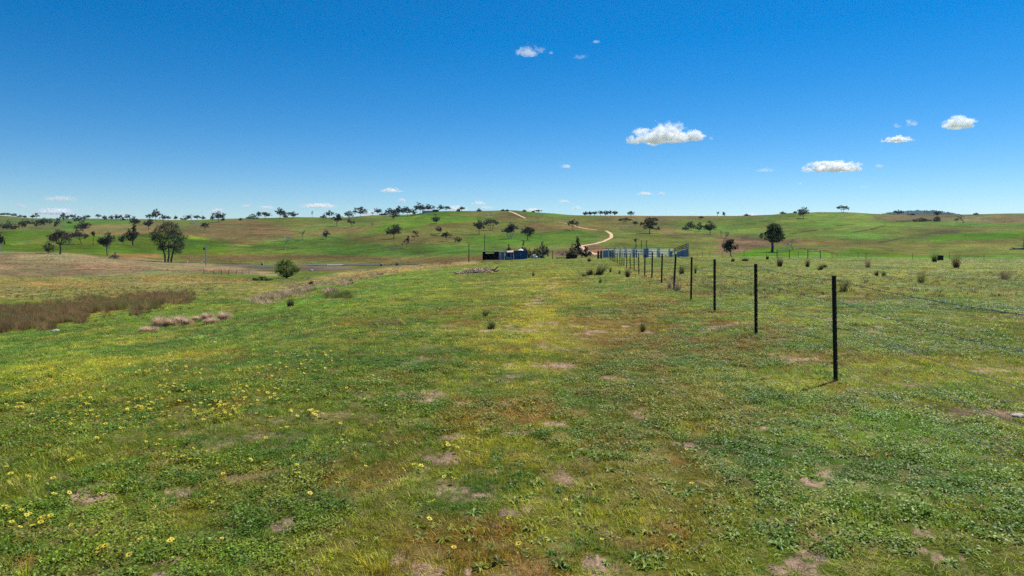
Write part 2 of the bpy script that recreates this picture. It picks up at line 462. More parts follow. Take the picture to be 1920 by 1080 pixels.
def paint(x, y, X, Y, R, near_detail=True):
    """albedo of the land at photograph pixel (x, y) and world point (X, Y)"""
    n = x.size
    wx = (fbm(x / 55, y / 9, 4, 1.0) - .5) * 60
    wy = (fbm(x / 55, y / 9, 4, 7.0) - .5) * 9
    far = sstep(60, 130, R)
    base_far = lin((108, 120, 54)); base_near = lin((106, 118, 40))
    c = base_near[None] * (1 - far[:, None]) + base_far[None] * far[:, None]
    xx = np.clip(x, -180, 2300) + wx * np.where(y > 520, 1.6, 0.7)
    yy = y + wy * np.where(y > 520, 2.2, 0.5)
    for poly, rgb, soft, k in FIELDS:
        P = np.array(poly)
        sel = np.where((xx > P[:, 0].min() - soft * 6) & (xx < P[:, 0].max() + soft * 6) & (yy > P[:, 1].min() - soft * 1.5) & (yy < P[:, 1].max() + soft * 1.5))[0]
        if not len(sel): continue
        m = sstep(-soft, soft, poly_sd(poly, xx[sel], yy[sel])) * k
        c[sel] = c[sel] * (1 - m[:, None]) + lin(rgb)[None] * m[:, None]
    for pts, rgb, wd in LINES:
        for (a, b) in zip(pts[:-1], pts[1:]):
            lo = min(a[0], b[0]) - 10; hi = max(a[0], b[0]) + 10
            sel = np.where((x > lo) & (x < hi) & (np.abs(y - (a[1] + b[1]) / 2) < 14))[0]
            if not len(sel): continue
            t = np.clip((x[sel] - a[0]) / (b[0] - a[0] + 1e-6), 0, 1)
            d = np.abs(y[sel] + wy[sel] * .25 - (a[1] + (b[1] - a[1]) * t)) + np.maximum(0, np.maximum(lo + 10 - x[sel], x[sel] - hi + 10)) * .3
            m = (1 - sstep(wd * .5, wd * 1.4, d)) * .8 * (fbm(x[sel] / 9, y[sel] / 4, 2, 4.) > .33)
            c[sel] = c[sel] * (1 - m[:, None]) + lin(rgb)[None] * m[:, None]
    # patchiness
    v = fbm(X / 4.5, Y / 4.5, 4, 21.)
    v2 = fbm(X / 30, Y / 30, 4, 31.)
    v3 = fbm(x / 70, y / 10, 4, 41.)
    nearm = (1 - far)
    g = 1 + nearm * (v - .5) * .7 + (v2 - .5) * .45 * sstep(20, 80, R) + far * (v3 - .5) * .9
    c = c * np.clip(g, .5, 1.6)[:, None]
    hue = ((fbm(X / 60, Y / 60, 4, 77.) - .5) * 1.6 + (fbm(x / 40, y / 5, 4, 87.) - .5) * 1.5) * far
    c[:, 0] *= 1 + hue * .36; c[:, 1] *= 1 - hue * .06; c[:, 2] *= 1 + hue * .2
    # green / yellow / red-brown patches of the near paddock
    w = nearm * sstep(0, 3, R)
    a = fbm(X / 2.2, Y / 2.2, 4, 51.); b = fbm(X / 1.5, Y / 1.5, 4, 61.); d = fbm(X / 2.8 + 7, Y / 2.8, 4, 71.)
    m = sstep(.56, .68, a) * w * .75
    c = c * (1 - m[:, None]) + lin((64, 100, 42))[None] * m[:, None]
    m = sstep(.57, .72, d) * w * .6
    c = c * (1 - m[:, None]) + lin((138, 134, 52))[None] * m[:, None]
    redzone = .35 + .65 * np.exp(-((x - 1230) / 420) ** 2)
    m = sstep(.60, .72, b) * w * redzone * .8
    c = c * (1 - m[:, None]) + lin((118, 76, 38))[None] * m[:, None]
    return c * (KA * (1 - .12 * far))[:, None] * (np.array([1.0, 1.0, .82]) * (1 + far[:, None] * np.array([.03, -.05, -.02])))

SOILSPOT = [(1000, 806, 22, 7), (905, 930, 26, 10), (925, 985, 26, 13), (950, 960, 14, 8), (1130, 1055, 30, 12), (1290, 770, 14, 5), (1310, 830, 18, 5),
            (1480, 815, 26, 6), (1535, 885, 12, 12), (1730, 1025, 28, 12), (1490, 1065, 30, 12), (1080, 1020, 18, 8), (810, 860, 22, 5), (880, 1040, 20, 12),
            (800, 1060, 20, 12), (160, 935, 18, 8), (300, 1060, 26, 14), (545, 985, 16, 6), (1900, 778, 22, 4), (1560, 600, 10, 3), (1640, 620, 14, 3), (1180, 960, 26, 9),
            (1450, 965, 24, 8), (360, 930, 16, 6), (145, 995, 14, 6), (1700, 640, 14, 3), (1560, 1000, 20, 6), (1035, 545, 8, 6), (1010, 565, 10, 5)]
def soil_mask(x, y, X, Y, R):
    s = sstep(.66, .76, fbm(X / .42, Y / .42, 4, 91.)) * sstep(.45, .62, fbm(X / 3, Y / 3, 3, 15.)) * .8
    s = s * (1 - sstep(14, 45, R)) * (.35 + .65 * sstep(400, 1000, x))
    rag = (fbm(X / .10, Y / .10, 3, 33.) - .5) * 2.4 + (fbm(X / .38, Y / .38, 3, 43.) - .5) * 3.4
    for (a, b, rx, ry) in SOILSPOT:
        d = np.sqrt(((x - a) / (rx * 1.7)) ** 2 + ((y - b) / (ry * 1.7)) ** 2)
        s = np.maximum(s, sstep(.0, .30, (1.0 - d) * .62 + rag - .36) * (d < 2.0) * .9)
    return np.clip(s, 0, 1)

def view_px(X, Y, Z):
    Ys = np.maximum(Y, .3)
    x = np.where(Y > .3, CX + F * X / Ys, np.where(X > 0, 2300., -180.))
    y = np.where(Y > .3, HY - F * (Z - CAMZ) / Ys, 1080.)
    return np.clip(x, -190, 2300), np.clip(y, 380, 1400)

# ------------------------------------------------------------------ the ground sheet
def build_ground():
    tin = np.linspace(-0.86, 0.86, 900)
    tout = np.linspace(0.88, 2 * math.pi - 0.88, 70)
    th = np.concatenate([tin, tout])
    r = np.concatenate([np.exp(np.linspace(math.log(.45), math.log(2.6), 14, endpoint=False)),
                        np.exp(np.linspace(math.log(2.6), math.log(60), 250, endpoint=False)),
                        np.exp(np.linspace(math.log(60), math.log(1650), 330, endpoint=False)),
                        np.exp(np.linspace(math.log(1650), math.log(15000), 22))])
    nt, nr = len(th), len(r)
    TH, R = np.meshgrid(th, r)
    X = (R * np.sin(TH)).ravel(); Y = (R * np.cos(TH)).ravel(); R = R.ravel()
    Z = ground_z(X, Y)
    V = np.stack([X, Y, Z], 1)
    ii = np.arange(nr - 1)[:, None] * nt; jj = np.arange(nt)[None]
    jn = (jj + 1) % nt
    Q = np.stack([ii + jj, ii + jn, ii + nt + jn, ii + nt + jj], -1).reshape(-1, 4)[:, ::-1]
    me = np_mesh('ground', V, Q, None, smooth=True)
    x, y = view_px(X, Y, Z)
    c = paint(x, y, X, Y, R)
    s = soil_mask(x, y, X, Y, R)
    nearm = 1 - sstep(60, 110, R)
    # litter and soil under the near sward; colour darkened for shade between tufts
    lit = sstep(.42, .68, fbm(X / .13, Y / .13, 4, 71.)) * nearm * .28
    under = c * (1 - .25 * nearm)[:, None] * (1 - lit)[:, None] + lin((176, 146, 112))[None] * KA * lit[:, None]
    soil = lin((196, 160, 138))[None] * (0.62 + .4 * fbm(X / .2, Y / .2, 3, 2.))[:, None] * KA
    alb = under * (1 - s[:, None]) + soil * s[:, None]
    at_ = me.attributes.new('albedo', 'FLOAT_COLOR', 'POINT')
    at_.data.foreach_set('color', np.concatenate([alb, np.ones((len(alb), 1))], 1).astype(np.float32).ravel())
    m, n, l, p = new_mat('pasture')
    a = n.new('ShaderNodeAttribute'); a.attribute_name = 'albedo'
    tc = n.new('ShaderNodeNewGeometry')
    def noise(scale, det, lo, hi, fmin=.3, fmax=.7):
        no = n.new('ShaderNodeTexNoise'); no.inputs['Scale'].default_value = scale; no.inputs['Detail'].default_value = det
        no.inputs['Roughness'].default_value = .65
        l.new(tc.outputs['Position'], no.inputs['Vector'])
        mr = n.new('ShaderNodeMapRange')
        mr.inputs['From Min'].default_value = fmin; mr.inputs['From Max'].default_value = fmax
        mr.inputs['To Min'].default_value = lo; mr.inputs['To Max'].default_value = hi
        l.new(no.outputs['Fac'], mr.inputs['Value'])
        return mr.outputs[0], no.outputs['Fac']
    f1, h1 = noise(0.55, 9, .50, 1.50)
    f2, h2 = noise(14.0, 6, .55, 1.45)
    f3, h3 = noise(0.11, 7, .60, 1.40)
    m0 = n.new('ShaderNodeMath'); m0.operation = 'MULTIPLY'
    l.new(f1, m0.inputs[0]); l.new(f3, m0.inputs[1])
    f4, h4 = noise(85.0, 4, .60, 1.42)
    m1 = n.new('ShaderNodeMath'); m1.operation = 'MULTIPLY'
    l.new(m0.outputs[0], m1.inputs[0]); l.new(f4, m1.inputs[1])
    mu = n.new('ShaderNodeMath'); mu.operation = 'MULTIPLY'
    l.new(m1.outputs[0], mu.inputs[0]); l.new(f2, mu.inputs[1])
    sc = n.new('ShaderNodeVectorMath'); sc.operation = 'SCALE'
    l.new(a.outputs['Color'], sc.inputs[0]); l.new(mu.outputs[0], sc.inputs['Scale'])
    l.new(sc.outputs[0], p.inputs['Base Color'])
    p.inputs['Roughness'].default_value = 1.0
    p.inputs['Specular IOR Level'].default_value = 0.05
    bp = n.new('ShaderNodeBump'); bp.inputs['Strength'].default_value = .9; bp.inputs['Distance'].default_value = .35
    l.new(h1, bp.inputs['Height'])
    bp2 = n.new('ShaderNodeBump'); bp2.inputs['Strength'].default_value = .7; bp2.inputs['Distance'].default_value = .02
    l.new(h2, bp2.inputs['Height']); l.new(bp.outputs[0], bp2.inputs['Normal'])
    l.new(bp2.outputs[0], p.inputs['Normal'])
    me.materials.append(m)
    o = link('ground', me)
    tag(o, 'rolling sheep pasture of green and dry grass rising to a low skyline', kind='structure')
build_ground()

# dirt track winding up the centre hill
def ribbon(name, pix, width, m, label, lift=.12, step=4.0):
    P = [Vector(at(x, y)[:2]) for x, y in pix]
    pts = [P[0]]
    for a, b in zip(P[:-1], P[1:]):
        k = max(1, int((b - a).length / step))
        for i in range(1, k + 1): pts.append(a.lerp(b, i / k))
    for _ in range(3):
        pts = [pts[0]] + [(pts[i - 1] + pts[i] * 2 + pts[i + 1]) / 4 for i in range(1, len(pts) - 1)] + [pts[-1]]
    V = []; nx = 6
    for i, p in enumerate(pts):
        d = pts[min(i + 1, len(pts) - 1)] - pts[max(i - 1, 0)]
        d.normalize(); q = Vector((d.y, -d.x))
        w = width * (.6 + .75 * fbm(i * .45, 2.5, 3))
        for k in range(nx):
            e = p + q * w * (k / (nx - 1) - .5)
            edge = -.3 if k in (0, nx - 1) else 0
            V.append((e.x, e.y, float(ground_z(e.x, e.y)) + lift + edge))
    Fs = [(i * nx + k, i * nx + k + 1, (i + 1) * nx + k + 1, (i + 1) * nx + k) for i in range(len(pts) - 1) for k in range(nx - 1)]
    me = np_mesh(name, np.array(V), np.array(Fs), m, True)
    tag(link(name, me), label, kind='structure')
m_track = plain('track_dirt', tuple(lin((226, 190, 152), .80)), 1.0, var=.14, scale=.4, spec=.05)
ribbon('dirt_track', [(1122, 478), (1108, 474), (1096, 467), (1088, 461.5), (1100, 459.5), (1118, 457), (1134, 451.5), (1146, 445.5), (1146.5, 440), (1141, 435), (1136, 433)], 3.4, m_track,
       'pale dirt track bending uphill beyond the stock yards')
ribbon('dirt_track', [(1120, 431.8), (1108, 430.5), (1092, 427.5), (1078, 423.5), (1064, 419), (1052, 417), (1040, 416)], 2.6, m_track,
       'pale dirt track running behind the lone tree on the centre hill')
ribbon('dirt_track', [(986, 409.5), (976, 405), (966, 400.5), (955, 396.5)], 5.0, m_track,
       'upper end of the pale dirt track crossing the hill crest')

# ------------------------------------------------------------------ trees
def leaf_quads(C, size, rng, aspect=.55):
    n = len(C)
    a = rng.normal(size=(n, 3)); a /= np.linalg.norm(a, axis=1)[:, None]
    b = rng.normal(size=(n, 3)); b -= (a * b).sum(1)[:, None] * a; b /= np.linalg.norm(b, axis=1)[:, None]
    s = (size * rng.uniform(.6, 1.35, n) * .5)[:, None]
    a = a * s; b = b * s * aspect * 1.4
    V = np.stack([C - a - b * .4, C - b + a * .1, C + a, C + b - a * .1], 1).reshape(-1, 3)
    return V, np.arange(4 * n).reshape(n, 4)

def lobes_for(style, rng):
    L = []
    def add(x, y, z, rx, rz): L.append((x, y, z, rx, rz))
    if style == 'gum':
        for i in range(rng.randint(6, 10)):
            a = rng.uniform(0, 6.283); d = math.sqrt(rng.uniform()) * .64
            add(d * math.cos(a), d * math.sin(a), .40 + .46 * (1 - d * d) * rng.uniform(.3, 1.0), rng.uniform(.34, .48), rng.uniform(.13, .19))
        add(rng.uniform(-.2, .2), 0, .88, .32, .11)
        add(-.68, 0, rng.uniform(.45, .70), .32, .15); add(.68, 0, rng.uniform(.45, .70), .32, .15); add(0, 0, .55, .5, .17)
    elif style == 'umbrella':
        for i in range(11):
            a = rng.uniform(0, 6.283); d = math.sqrt(rng.uniform()) * .72
            add(d * math.cos(a), d * math.sin(a), .56 + .28 * (1 - d * d) * rng.uniform(.5, 1), .34, .13)
        add(-.72, 0, .58, .28, .13); add(.72, 0, .55, .28, .14); add(0, 0, .86, .40, .12)
    elif style == 'round':
        for i in range(11):
            a = rng.uniform(0, 6.283); d = math.sqrt(rng.uniform()) * .62
            add(d * math.cos(a), d * math.sin(a), rng.uniform(.36, .56 + .28 * (1 - d)), .42, .18)
        add(0, 0, .85, .40, .14); add(-.62, 0, .58, .36, .17); add(.62, 0, .58, .36, .17)
    elif style == 'tall':
        for i in range(10):
            a = rng.uniform(0, 6.283); d = math.sqrt(rng.uniform()) * .5
            add(d * math.cos(a), d * math.sin(a), .28 + .62 * (i / 9.0), .42 * (1 - .4 * i / 9), .10)
        add(-.62, 0, .5, .34, .1); add(.62, 0, .55, .34, .1)
    elif style == 'bush':
        for i in range(12):
            a = rng.uniform(0, 6.283); d = math.sqrt(rng.uniform()) * .66
            z = rng.uniform(.16, .22 + .62 * (1 - d))
            add(d * math.cos(a), d * math.sin(a), z, .36, .18)
        add(-.6, 0, .28, .38, .26); add(.6, 0, .28, .38, .26); add(0, 0, .82, .34, .17)
    elif style == 'conifer':
        for i in range(18):
            z = .10 + .84 * i / 17; w = (1 - z) ** .75 * .8 + .06
            a = i * 2.4
            add(w * .6 * math.cos(a), w * .6 * math.sin(a), z, max(.14, w * .62), .07)
    elif style == 'sparse':
        for i in range(8):
            a = rng.uniform(0, 6.283); d = math.sqrt(rng.uniform()) * .7
            add(d * math.cos(a), d * math.sin(a), .4 + .46 * rng.uniform(), .26, .10)
    return L

TREES = []
def tree(px, base, top, w, style, leaf, label, group, bark='b', lobes=None, lean=0.0, Y=None, stems=1, dens=1.0, trunk_k=1.0, cat='tree', name=None):
    X, Yd, Z = at(px, base) if Y is None else at_depth(px, Y)
    s = Yd / F
    if Y is not None: base = HY - (Z - CAMZ) / Yd * F
    h = max((base - top) * s, .6); W = w * s
    rng = np.random.RandomState(int(px * 7 + base * 13) % 100000)
    if name is None:
        name = {'bush': 'shrub', 'conifer': 'conifer', 'dead': 'dead_tree'}.get(style, 'gum_tree')
    root = empty(name, (X, Yd, Z - .05))
    tag(root, label, cat, group)
    root.rotation_euler[2] = 0
    t = MB()
    r0 = max(.020 * h * trunk_k, .30 * s)
    rmin = .16 * s
    ends = []
    if style == 'dead':
        def grow(p, d, ln, r, lev):
            n = 4; pts = [p.copy()]; rad = [r]
            for i in range(n):
                d = (d + Vector(rng.normal(size=3)) * .16).normalized()
                p = p + d * ln / n
                pts.append(p.copy()); rad.append(max(r * (1 - .55 * (i + 1) / n), rmin))
            t.tube(pts, rad, 5)
            if lev < 3:
                for k in range(3 if lev else 4):
                    e = (d + Vector((rng.normal() * .75, rng.normal() * .75, rng.uniform(-.05, .45)))).normalized()
                    q = pts[-1 - (k % 2)]
                    grow(q, e, ln * rng.uniform(.5, .72), rad[-1] * .8, lev + 1)
        grow(Vector((0, 0, -.1)), Vector((lean * .6, 0, 1)).normalized(), h * .34, r0, 0)
        V = np.array(t.v)
        zs = V[:, 2].max(); xs = (V[:, 0].max() - V[:, 0].min()) or 1
        sx = W / xs; sz = h / zs
        cx_ = (V[:, 0].max() + V[:, 0].min()) / 2
        V[:, 0] = V[:, 0] * sx - (cx_ * sx if not lean else 0) * np.clip(V[:, 2] / zs, 0, 1)
        V[:, 1] *= min(sx, 1.5); V[:, 2] *= sz
        t.v = [tuple(q) for q in V]
        t.build('trunk', BARK[bark], root)
        return root
    L = lobes or lobes_for(style, rng)
    if not lobes and base - top < 24 and style in ('gum', 'umbrella', 'round', 'tall'):
        L = [(x, y, z * 1.10 - .07, rx * 1.10, rz * 1.30) for (x, y, z, rx, rz) in L]
    hw = W / 2 * (1.3 if base - top < 24 else 1.08)
    fork_h = {'gum': .34, 'umbrella': .36, 'round': .30, 'tall': .22, 'bush': .06, 'conifer': .05, 'sparse': .25}[style]
    for k in range(stems):
        off = (k - (stems - 1) / 2) * .16 * hw
        b0 = Vector((off, 0, -.15)); fk = Vector((off * 2.2 + lean * hw * .5, rng.normal() * .05 * hw, fork_h * h))
        mid = b0.lerp(fk, .5) + Vector((rng.normal() * .03 * hw, 0, 0))
        t.tube([b0, b0 + Vector((0, 0, .06 * h)), mid, fk], [r0 * 1.3, r0 * 1.05, r0 * .92, r0 * .8], 7)
        for i, (x, y, z, rx, rz) in enumerate(L):
            if style == 'conifer': continue
            if i % stems != k: continue
            e = Vector((x * hw + lean * hw, y * hw, z * h))
            m1 = fk.lerp(e, .45) + Vector((rng.normal() * .06 * hw, rng.normal() * .06 * hw, -.04 * h))
            t.tube([fk, m1, e], [r0 * .55, max(r0 * .36, rmin), rmin * .7], 5, cap=False)
            for q in range(3):
                g = e + Vector((rng.normal() * rx * .5 * hw, rng.normal() * rx * .5 * hw, rz * h * rng.uniform(.1, .8)))
                t.tube([m1.lerp(e, .7), g], [rmin * .8, rmin * .4], 4, cap=False)
    if style == 'conifer':
        t.tube([(0, 0, -.1), (0, 0, .5 * h), (0, 0, .95 * h)], [r0, r0 * .6, rmin], 6)
    t.build('trunk', BARK[bark], root)
    A = w * (base - top)
    N = int(np.clip(A * 3.6 * dens, 380, 12000)) if style != 'sparse' else int(np.clip(A * 1.6 * dens, 120, 2500))
    wt = np.array([l[3] ** 1.6 * l[4] for l in L]); wt /= wt.sum()
    Cs = []
    for (x, y, z, rx, rz), q in zip(L, wt):
        m = max(10, int(N * q))
        k = max(5, m // 20)
        d = rng.normal(size=(k, 3)); d /= np.linalg.norm(d, axis=1)[:, None]
        cc = d * (rng.uniform(size=(k, 1)) ** .42)
        pick = rng.randint(0, k, m)
        p = cc[pick] + rng.normal(size=(m, 3)) * .17
        Cs.append(np.stack([(x + lean) * hw + p[:, 0] * rx * hw, y * hw + p[:, 1] * rx * hw, z * h + p[:, 2] * rz * h], 1))
    C = np.concatenate(Cs)
    C[:, 2] = np.maximum(C[:, 2], .02 * h)
    size = float(np.clip(1.3 * s, .14, 1.1))
    V, Q = leaf_quads(C, size, rng)
    o = link('crown', np_mesh('crown', V, Q, LEAF[leaf]), root)
    return root

G_SKYL = 'trees along the far-left skyline'
G_LEFT = 'trees scattered over the left valley and slopes'
G_MID = 'trees on the centre hill'
G_RIGHT = 'trees on the right hills'
G_ROW = 'row of trees on the skyline right of the track'
TT = [
 (2, 404.8, 399.5, 5, 'gum', 'dk', 'tiny dark tree at the very left end of the far-left skyline', G_SKYL),
 (7.5, 404.9, 398.5, 8, 'gum', 'dk', 'small spreading tree, second from the left end of the far-left skyline', G_SKYL),
 (15, 405.2, 398.7, 8, 'gum', 'dk', 'small flat-topped tree, third from the left end of the far-left skyline', G_SKYL),
 (26, 406, 399.6, 9, 'round', 'dk', 'small round tree on the left skyline before the low dark thicket', G_SKYL),
 (38, 407, 401.5, 12, 'bush', 'dk', 'low dark thicket on the sloping left end of the skyline', G_SKYL),
 (46.5, 407.8, 403, 6, 'bush', 'dk', 'tiny shrub at the foot of the sloping left skyline', G_SKYL),
 (61, 409, 404, 8, 'round', 'dk', 'small round tree just left of a taller open one in the skyline dip', G_SKYL),
 (67.5, 409.2, 399.8, 11, 'gum', 'dk', 'open-crowned tree standing in the dip of the left skyline', G_SKYL),
 (13, 430, 411, 24, 'bush', 'gg', 'wide grey-green thicket behind the tree at the left picture edge', G_LEFT),
 (26, 429.8, 418.5, 16, 'bush', 'br', 'low brown thicket beside the wide grey-green one on the left', G_LEFT),
 (42, 428.4, 411.5, 14, 'round', 'ol', 'small rounded tree just right of the left brown thicket', G_LEFT),
 (51, 420, 410.5, 10, 'bush', 'dk', 'left one of two dark bushy trees below the left skyline dip', G_LEFT),
 (60, 420, 412, 10, 'bush', 'br', 'right one of two dark bushy trees below the left skyline dip', G_LEFT),
 (67.5, 427, 412.5, 9, 'tall', 'dk', 'narrow dark tree leaning on the big ragged one of the far-left group', G_LEFT),
 (82, 428, 407.5, 19, 'gum', 'dk', 'big ragged dark tree with pale foot in the far-left group', G_LEFT, dict(bark='p')),
 (93.5, 420.5, 409.5, 10, 'tall', 'gg', 'pale grey tree behind the big ragged one on the left', G_LEFT),
 (107, 427.5, 408, 13, 'tall', 'gg', 'hazy grey-green narrow tree right of the far-left group', G_LEFT, dict(bark='p')),
 (119, 416, 399.8, 12, 'gum', 'dk', 'tall dark tree breaking the left skyline above a long shadow', G_SKYL),
 (128, 409.6, 403.2, 4, 'round', 'dk', 'tiny round tree on the skyline right of a tall dark one', G_SKYL),
 (134, 409.7, 401.9, 7, 'gum', 'dk', 'small skyline tree left of a pair of grey trees', G_SKYL),
 (130, 419, 414, 9, 'bush', 'gg', 'low pale shrub on the slope under the left skyline', G_LEFT),
 (141, 416.5, 402.3, 10, 'tall', 'gg', 'left and taller one of a pair of grey skyline trees', G_SKYL),
 (148.5, 416, 404, 8, 'tall', 'gg', 'right and shorter one of a pair of grey skyline trees', G_SKYL),
 (158.7, 413, 402.4, 10, 'round', 'dk', 'round dark skyline tree straight above the big brown-crowned one', G_SKYL),
 (166.3, 410.2, 402.8, 7, 'gum', 'dk', 'small leaning skyline tree right of a round dark one', G_SKYL),
 (155.5, 435.5, 413, 24, 'round', 'br', 'big round brown-crowned tree with a dark shadow on the left brown slope', G_LEFT),
 (183.7, 410.4, 401.5, 9, 'umbrella', 'dk', 'mushroom-shaped tree, first of the spaced row on the left skyline', G_SKYL),
 (196, 413.2, 404, 8, 'round', 'dk', 'small round tree, second of the spaced row on the left skyline', G_SKYL),
 (209, 413.6, 403.6, 9, 'gum', 'dk', 'small wide tree, third of the spaced row on the left skyline', G_SKYL),
 (218.7, 414, 402.4, 8, 'gum', 'dk', 'taller tree, fourth of the spaced row on the left skyline', G_SKYL),
 (226, 414.2, 403, 8, 'umbrella', 'dk', 'flat-topped tree, fifth of the spaced row on the left skyline', G_SKYL),
 (231.5, 413, 407.5, 6, 'bush', 'dk', 'low shrub closing the spaced row on the left skyline', G_SKYL),
 (238.7, 412.4, 400.8, 9, 'gum', 'dk', 'bushy skyline tree at the shoulder of a tall ragged one', G_SKYL),
 (251.5, 428, 404, 20, 'gum', 'ol', 'ragged tree whose crown shows above the dense cone-shaped one', G_LEFT),
 (249.5, 460, 419.5, 27, 'tall', 'ol', 'dense tree narrowing to its foot on the bright green left field', G_LEFT, dict(trunk_k=1.7)),
 (231.5, 459, 437.5, 14, 'round', 'ol', 'small tree with pale trunk beside the dense narrow-footed one', G_LEFT, dict(bark='p')),
 (201, 479, 434, 32, 'gum', 'ol', 'two-lobed dark tree standing behind a bare grey one', G_LEFT),
 (204.5, 485.5, 447, 13, 'dead', 'gg', 'bare grey tree in front of the two-lobed dark one', G_LEFT, dict(bark='g')),
 (215, 485.4, 471.5, 15, 'bush', 'pk', 'low bare brownish shrub at the foot of the bare grey tree', G_LEFT),
 (113, 477, 428.5, 39, 'umbrella', 'br', 'umbrella-shaped brown-green tree at the edge of the dry grass', G_LEFT, dict(trunk_k=1.5)),
 (91, 475.6, 452.5, 18, 'round', 'dk', 'small dark tree just left of the umbrella-shaped one', G_LEFT),
 (153, 458.5, 432, 32, 'umbrella', 'br', 'arching tree with a drooping crown right of the umbrella-shaped one', G_LEFT, dict(lean=-.35)),
 (175, 460, 433, 8, 'gum', 'br', 'thin spindly tree with a small tuft on the bright left field', G_LEFT, dict(lobes=[(0, 0, .84, .8, .13), (.3, 0, .72, .5, .08)])),
 (1, 470, 431.5, 17, 'gum', 'ol', 'tree with a pale leaning trunk cut by the left picture edge', G_LEFT, dict(bark='p')),
 (281, 413.5, 401, 11, 'umbrella', 'dk', 'small dark crown left of the tallest skyline tree on the left', G_SKYL),
 (278.5, 431.8, 409, 16, 'gum', 'br', 'brownish tree below the tallest skyline tree on the left', G_LEFT),
 (292.5, 416, 391.2, 17, 'gum', 'dk', 'tallest open-crowned gum breaking the skyline above the big three-stemmed one', G_SKYL),
 (305, 415.5, 402, 11, 'gum', 'gg', 'grey-green skyline tree just right of the tallest left one', G_SKYL),
 (315, 413.5, 404, 11, 'gum', 'dk', 'dark skyline tree above the crown of the big three-stemmed gum', G_SKYL),
 (315.5, 491, 412.5, 66, 'gum', 'dk', 'largest gum on the left with three stems and a ragged spreading crown', G_LEFT,
    dict(stems=3, trunk_k=1.0, dens=1.15, lobes=[(-.05, .1, .88, .36, .10), (-.35, 0, .80, .26, .09), (.20, .1, .74, .34, .11), (-.62, .1, .74, .24, .10), (-.52, -.2, .60, .34, .12),
        (-.75, 0, .55, .24, .08), (-.18, .3, .66, .32, .12), (.48, 0, .68, .32, .11), (.62, .1, .52, .28, .09), (.46, -.2, .40, .34, .13), (.72, 0, .40, .20, .08),
        (-.30, -.2, .42, .26, .11), (.18, .2, .52, .28, .10), (-.10, -.3, .52, .22, .08), (-.88, 0, .66, .16, .07), (.88, 0, .60, .14, .05), (-.35, 0, .33, .20, .08), (.50, .1, .30, .24, .10), (.30, 0, .24, .14, .06)])),
 (329.3, 408.6, 401, 6, 'round', 'dk', 'ball-shaped lone little tree on the left skyline', G_SKYL),
 (345, 412.8, 403.6, 13, 'bush', 'dk', 'left part of the dark tree clump above the leaning dead tree', G_SKYL),
 (358, 412.8, 402.4, 14, 'gum', 'dk', 'middle tree of the dark clump above the leaning dead tree', G_SKYL),
 (370, 412.6, 403.2, 10, 'gum', 'dk', 'right tree of the dark clump above the leaning dead tree', G_SKYL),
 (381, 411.6, 404.8, 7, 'round', 'dk', 'small round tree just right of the dark skyline clump', G_SKYL),
 (331, 430, 418, 10, 'round', 'gg', 'small grey-green tree peeping over the largest left gum', G_LEFT),
 (398, 415, 404, 8, 'gum', 'dk', 'small dark companion left of the lone skyline gum', G_SKYL),
 (409.5, 416.5, 396, 18, 'gum', 'dk', 'lone skyline gum with a wind-swept crown on the left ridge', G_SKYL),
 (418, 413.8, 407, 6, 'bush', 'dk', 'small shrub right of the lone skyline gum', G_SKYL),
 (451, 413.5, 408, 6, 'bush', 'gg', 'tiny grey shrub between the lone gum and the ridge clumps', G_SKYL),
 (473, 411, 400, 20, 'bush', 'dk', 'low left mass of the first ridge clump', G_SKYL),
 (484.5, 410, 396, 9, 'gum', 'dk', 'tall middle tree of the first ridge clump', G_SKYL),
 (497, 410.4, 397.2, 20, 'gum', 'dk', 'broad right tree of the first ridge clump', G_SKYL),
 (525, 410, 389.2, 15, 'gum', 'dk', 'tall leaning tree at the left of the second ridge clump', G_SKYL),
 (532, 410.4, 396.4, 15, 'round', 'dk', 'round middle tree of the second ridge clump', G_SKYL),
 (549, 410, 396, 18, 'gum', 'dk', 'spreading right tree of the second ridge clump', G_SKYL),
 (585, 407.6, 394.6, 5, 'dead', 'gg', 'bare dead tree alone on the ridge between two clumps', G_SKYL, dict(bark='g')),
 (607, 409.2, 401.5, 12, 'bush', 'dk', 'low dark shrub left of the third ridge clump', G_SKYL),
 (617.5, 409, 395, 14, 'gum', 'dk', 'tall tree at the left of the third ridge clump', G_SKYL),
 (631.5, 424.5, 400, 21, 'gum', 'dk', 'dense tree with a round shadow below the third ridge clump', G_SKYL),
 (369, 432.6, 411.6, 14, 'dead', 'gg', 'leaning bare dead tree on the brown left hillside', G_LEFT, dict(bark='p', lean=.6)),
 (384.6, 432.2, 417, 13, 'umbrella', 'dk', 'small dark tree just right of the leaning dead one', G_LEFT, dict(trunk_k=1.6)),
 (535, 468, 441, 20, 'dead', 'gg', 'white bare dead tree on the green slope above the bright shrub', G_LEFT, dict(bark='p')),
 (567, 450.5, 431, 12, 'dead', 'gg', 'faint bare dead tree at the edge of the brown slope', G_LEFT, dict(bark='g')),
 (611.7, 448.4, 430.6, 13, 'round', 'dk', 'small lone dark tree right of the faint dead one', G_LEFT),
 (537, 522.6, 481.3, 50, 'bush', 'bg', 'bright green rounded tree standing in the valley bottom', G_LEFT,
    dict(trunk_k=1.6, dens=.8, lobes=[(0, 0, .80, .34, .16), (-.25, .1, .72, .34, .15), (.22, .1, .68, .32, .16), (-.5, 0, .62, .36, .16), (.45, 0, .52, .36, .17), (.72, 0, .42, .28, .13),
        (-.3, -.3, .42, .40, .19), (.1, -.3, .42, .42, .2), (.35, .2, .34, .36, .17), (-.5, .1, .36, .36, .16), (-.25, .1, .2, .34, .14), (.15, 0, .2, .36, .14), (.85, 0, .38, .16, .08)])),
 (654, 411, 395.6, 15, 'gum', 'dk', 'ragged tree on the ridge left of the lone broad one', G_MID),
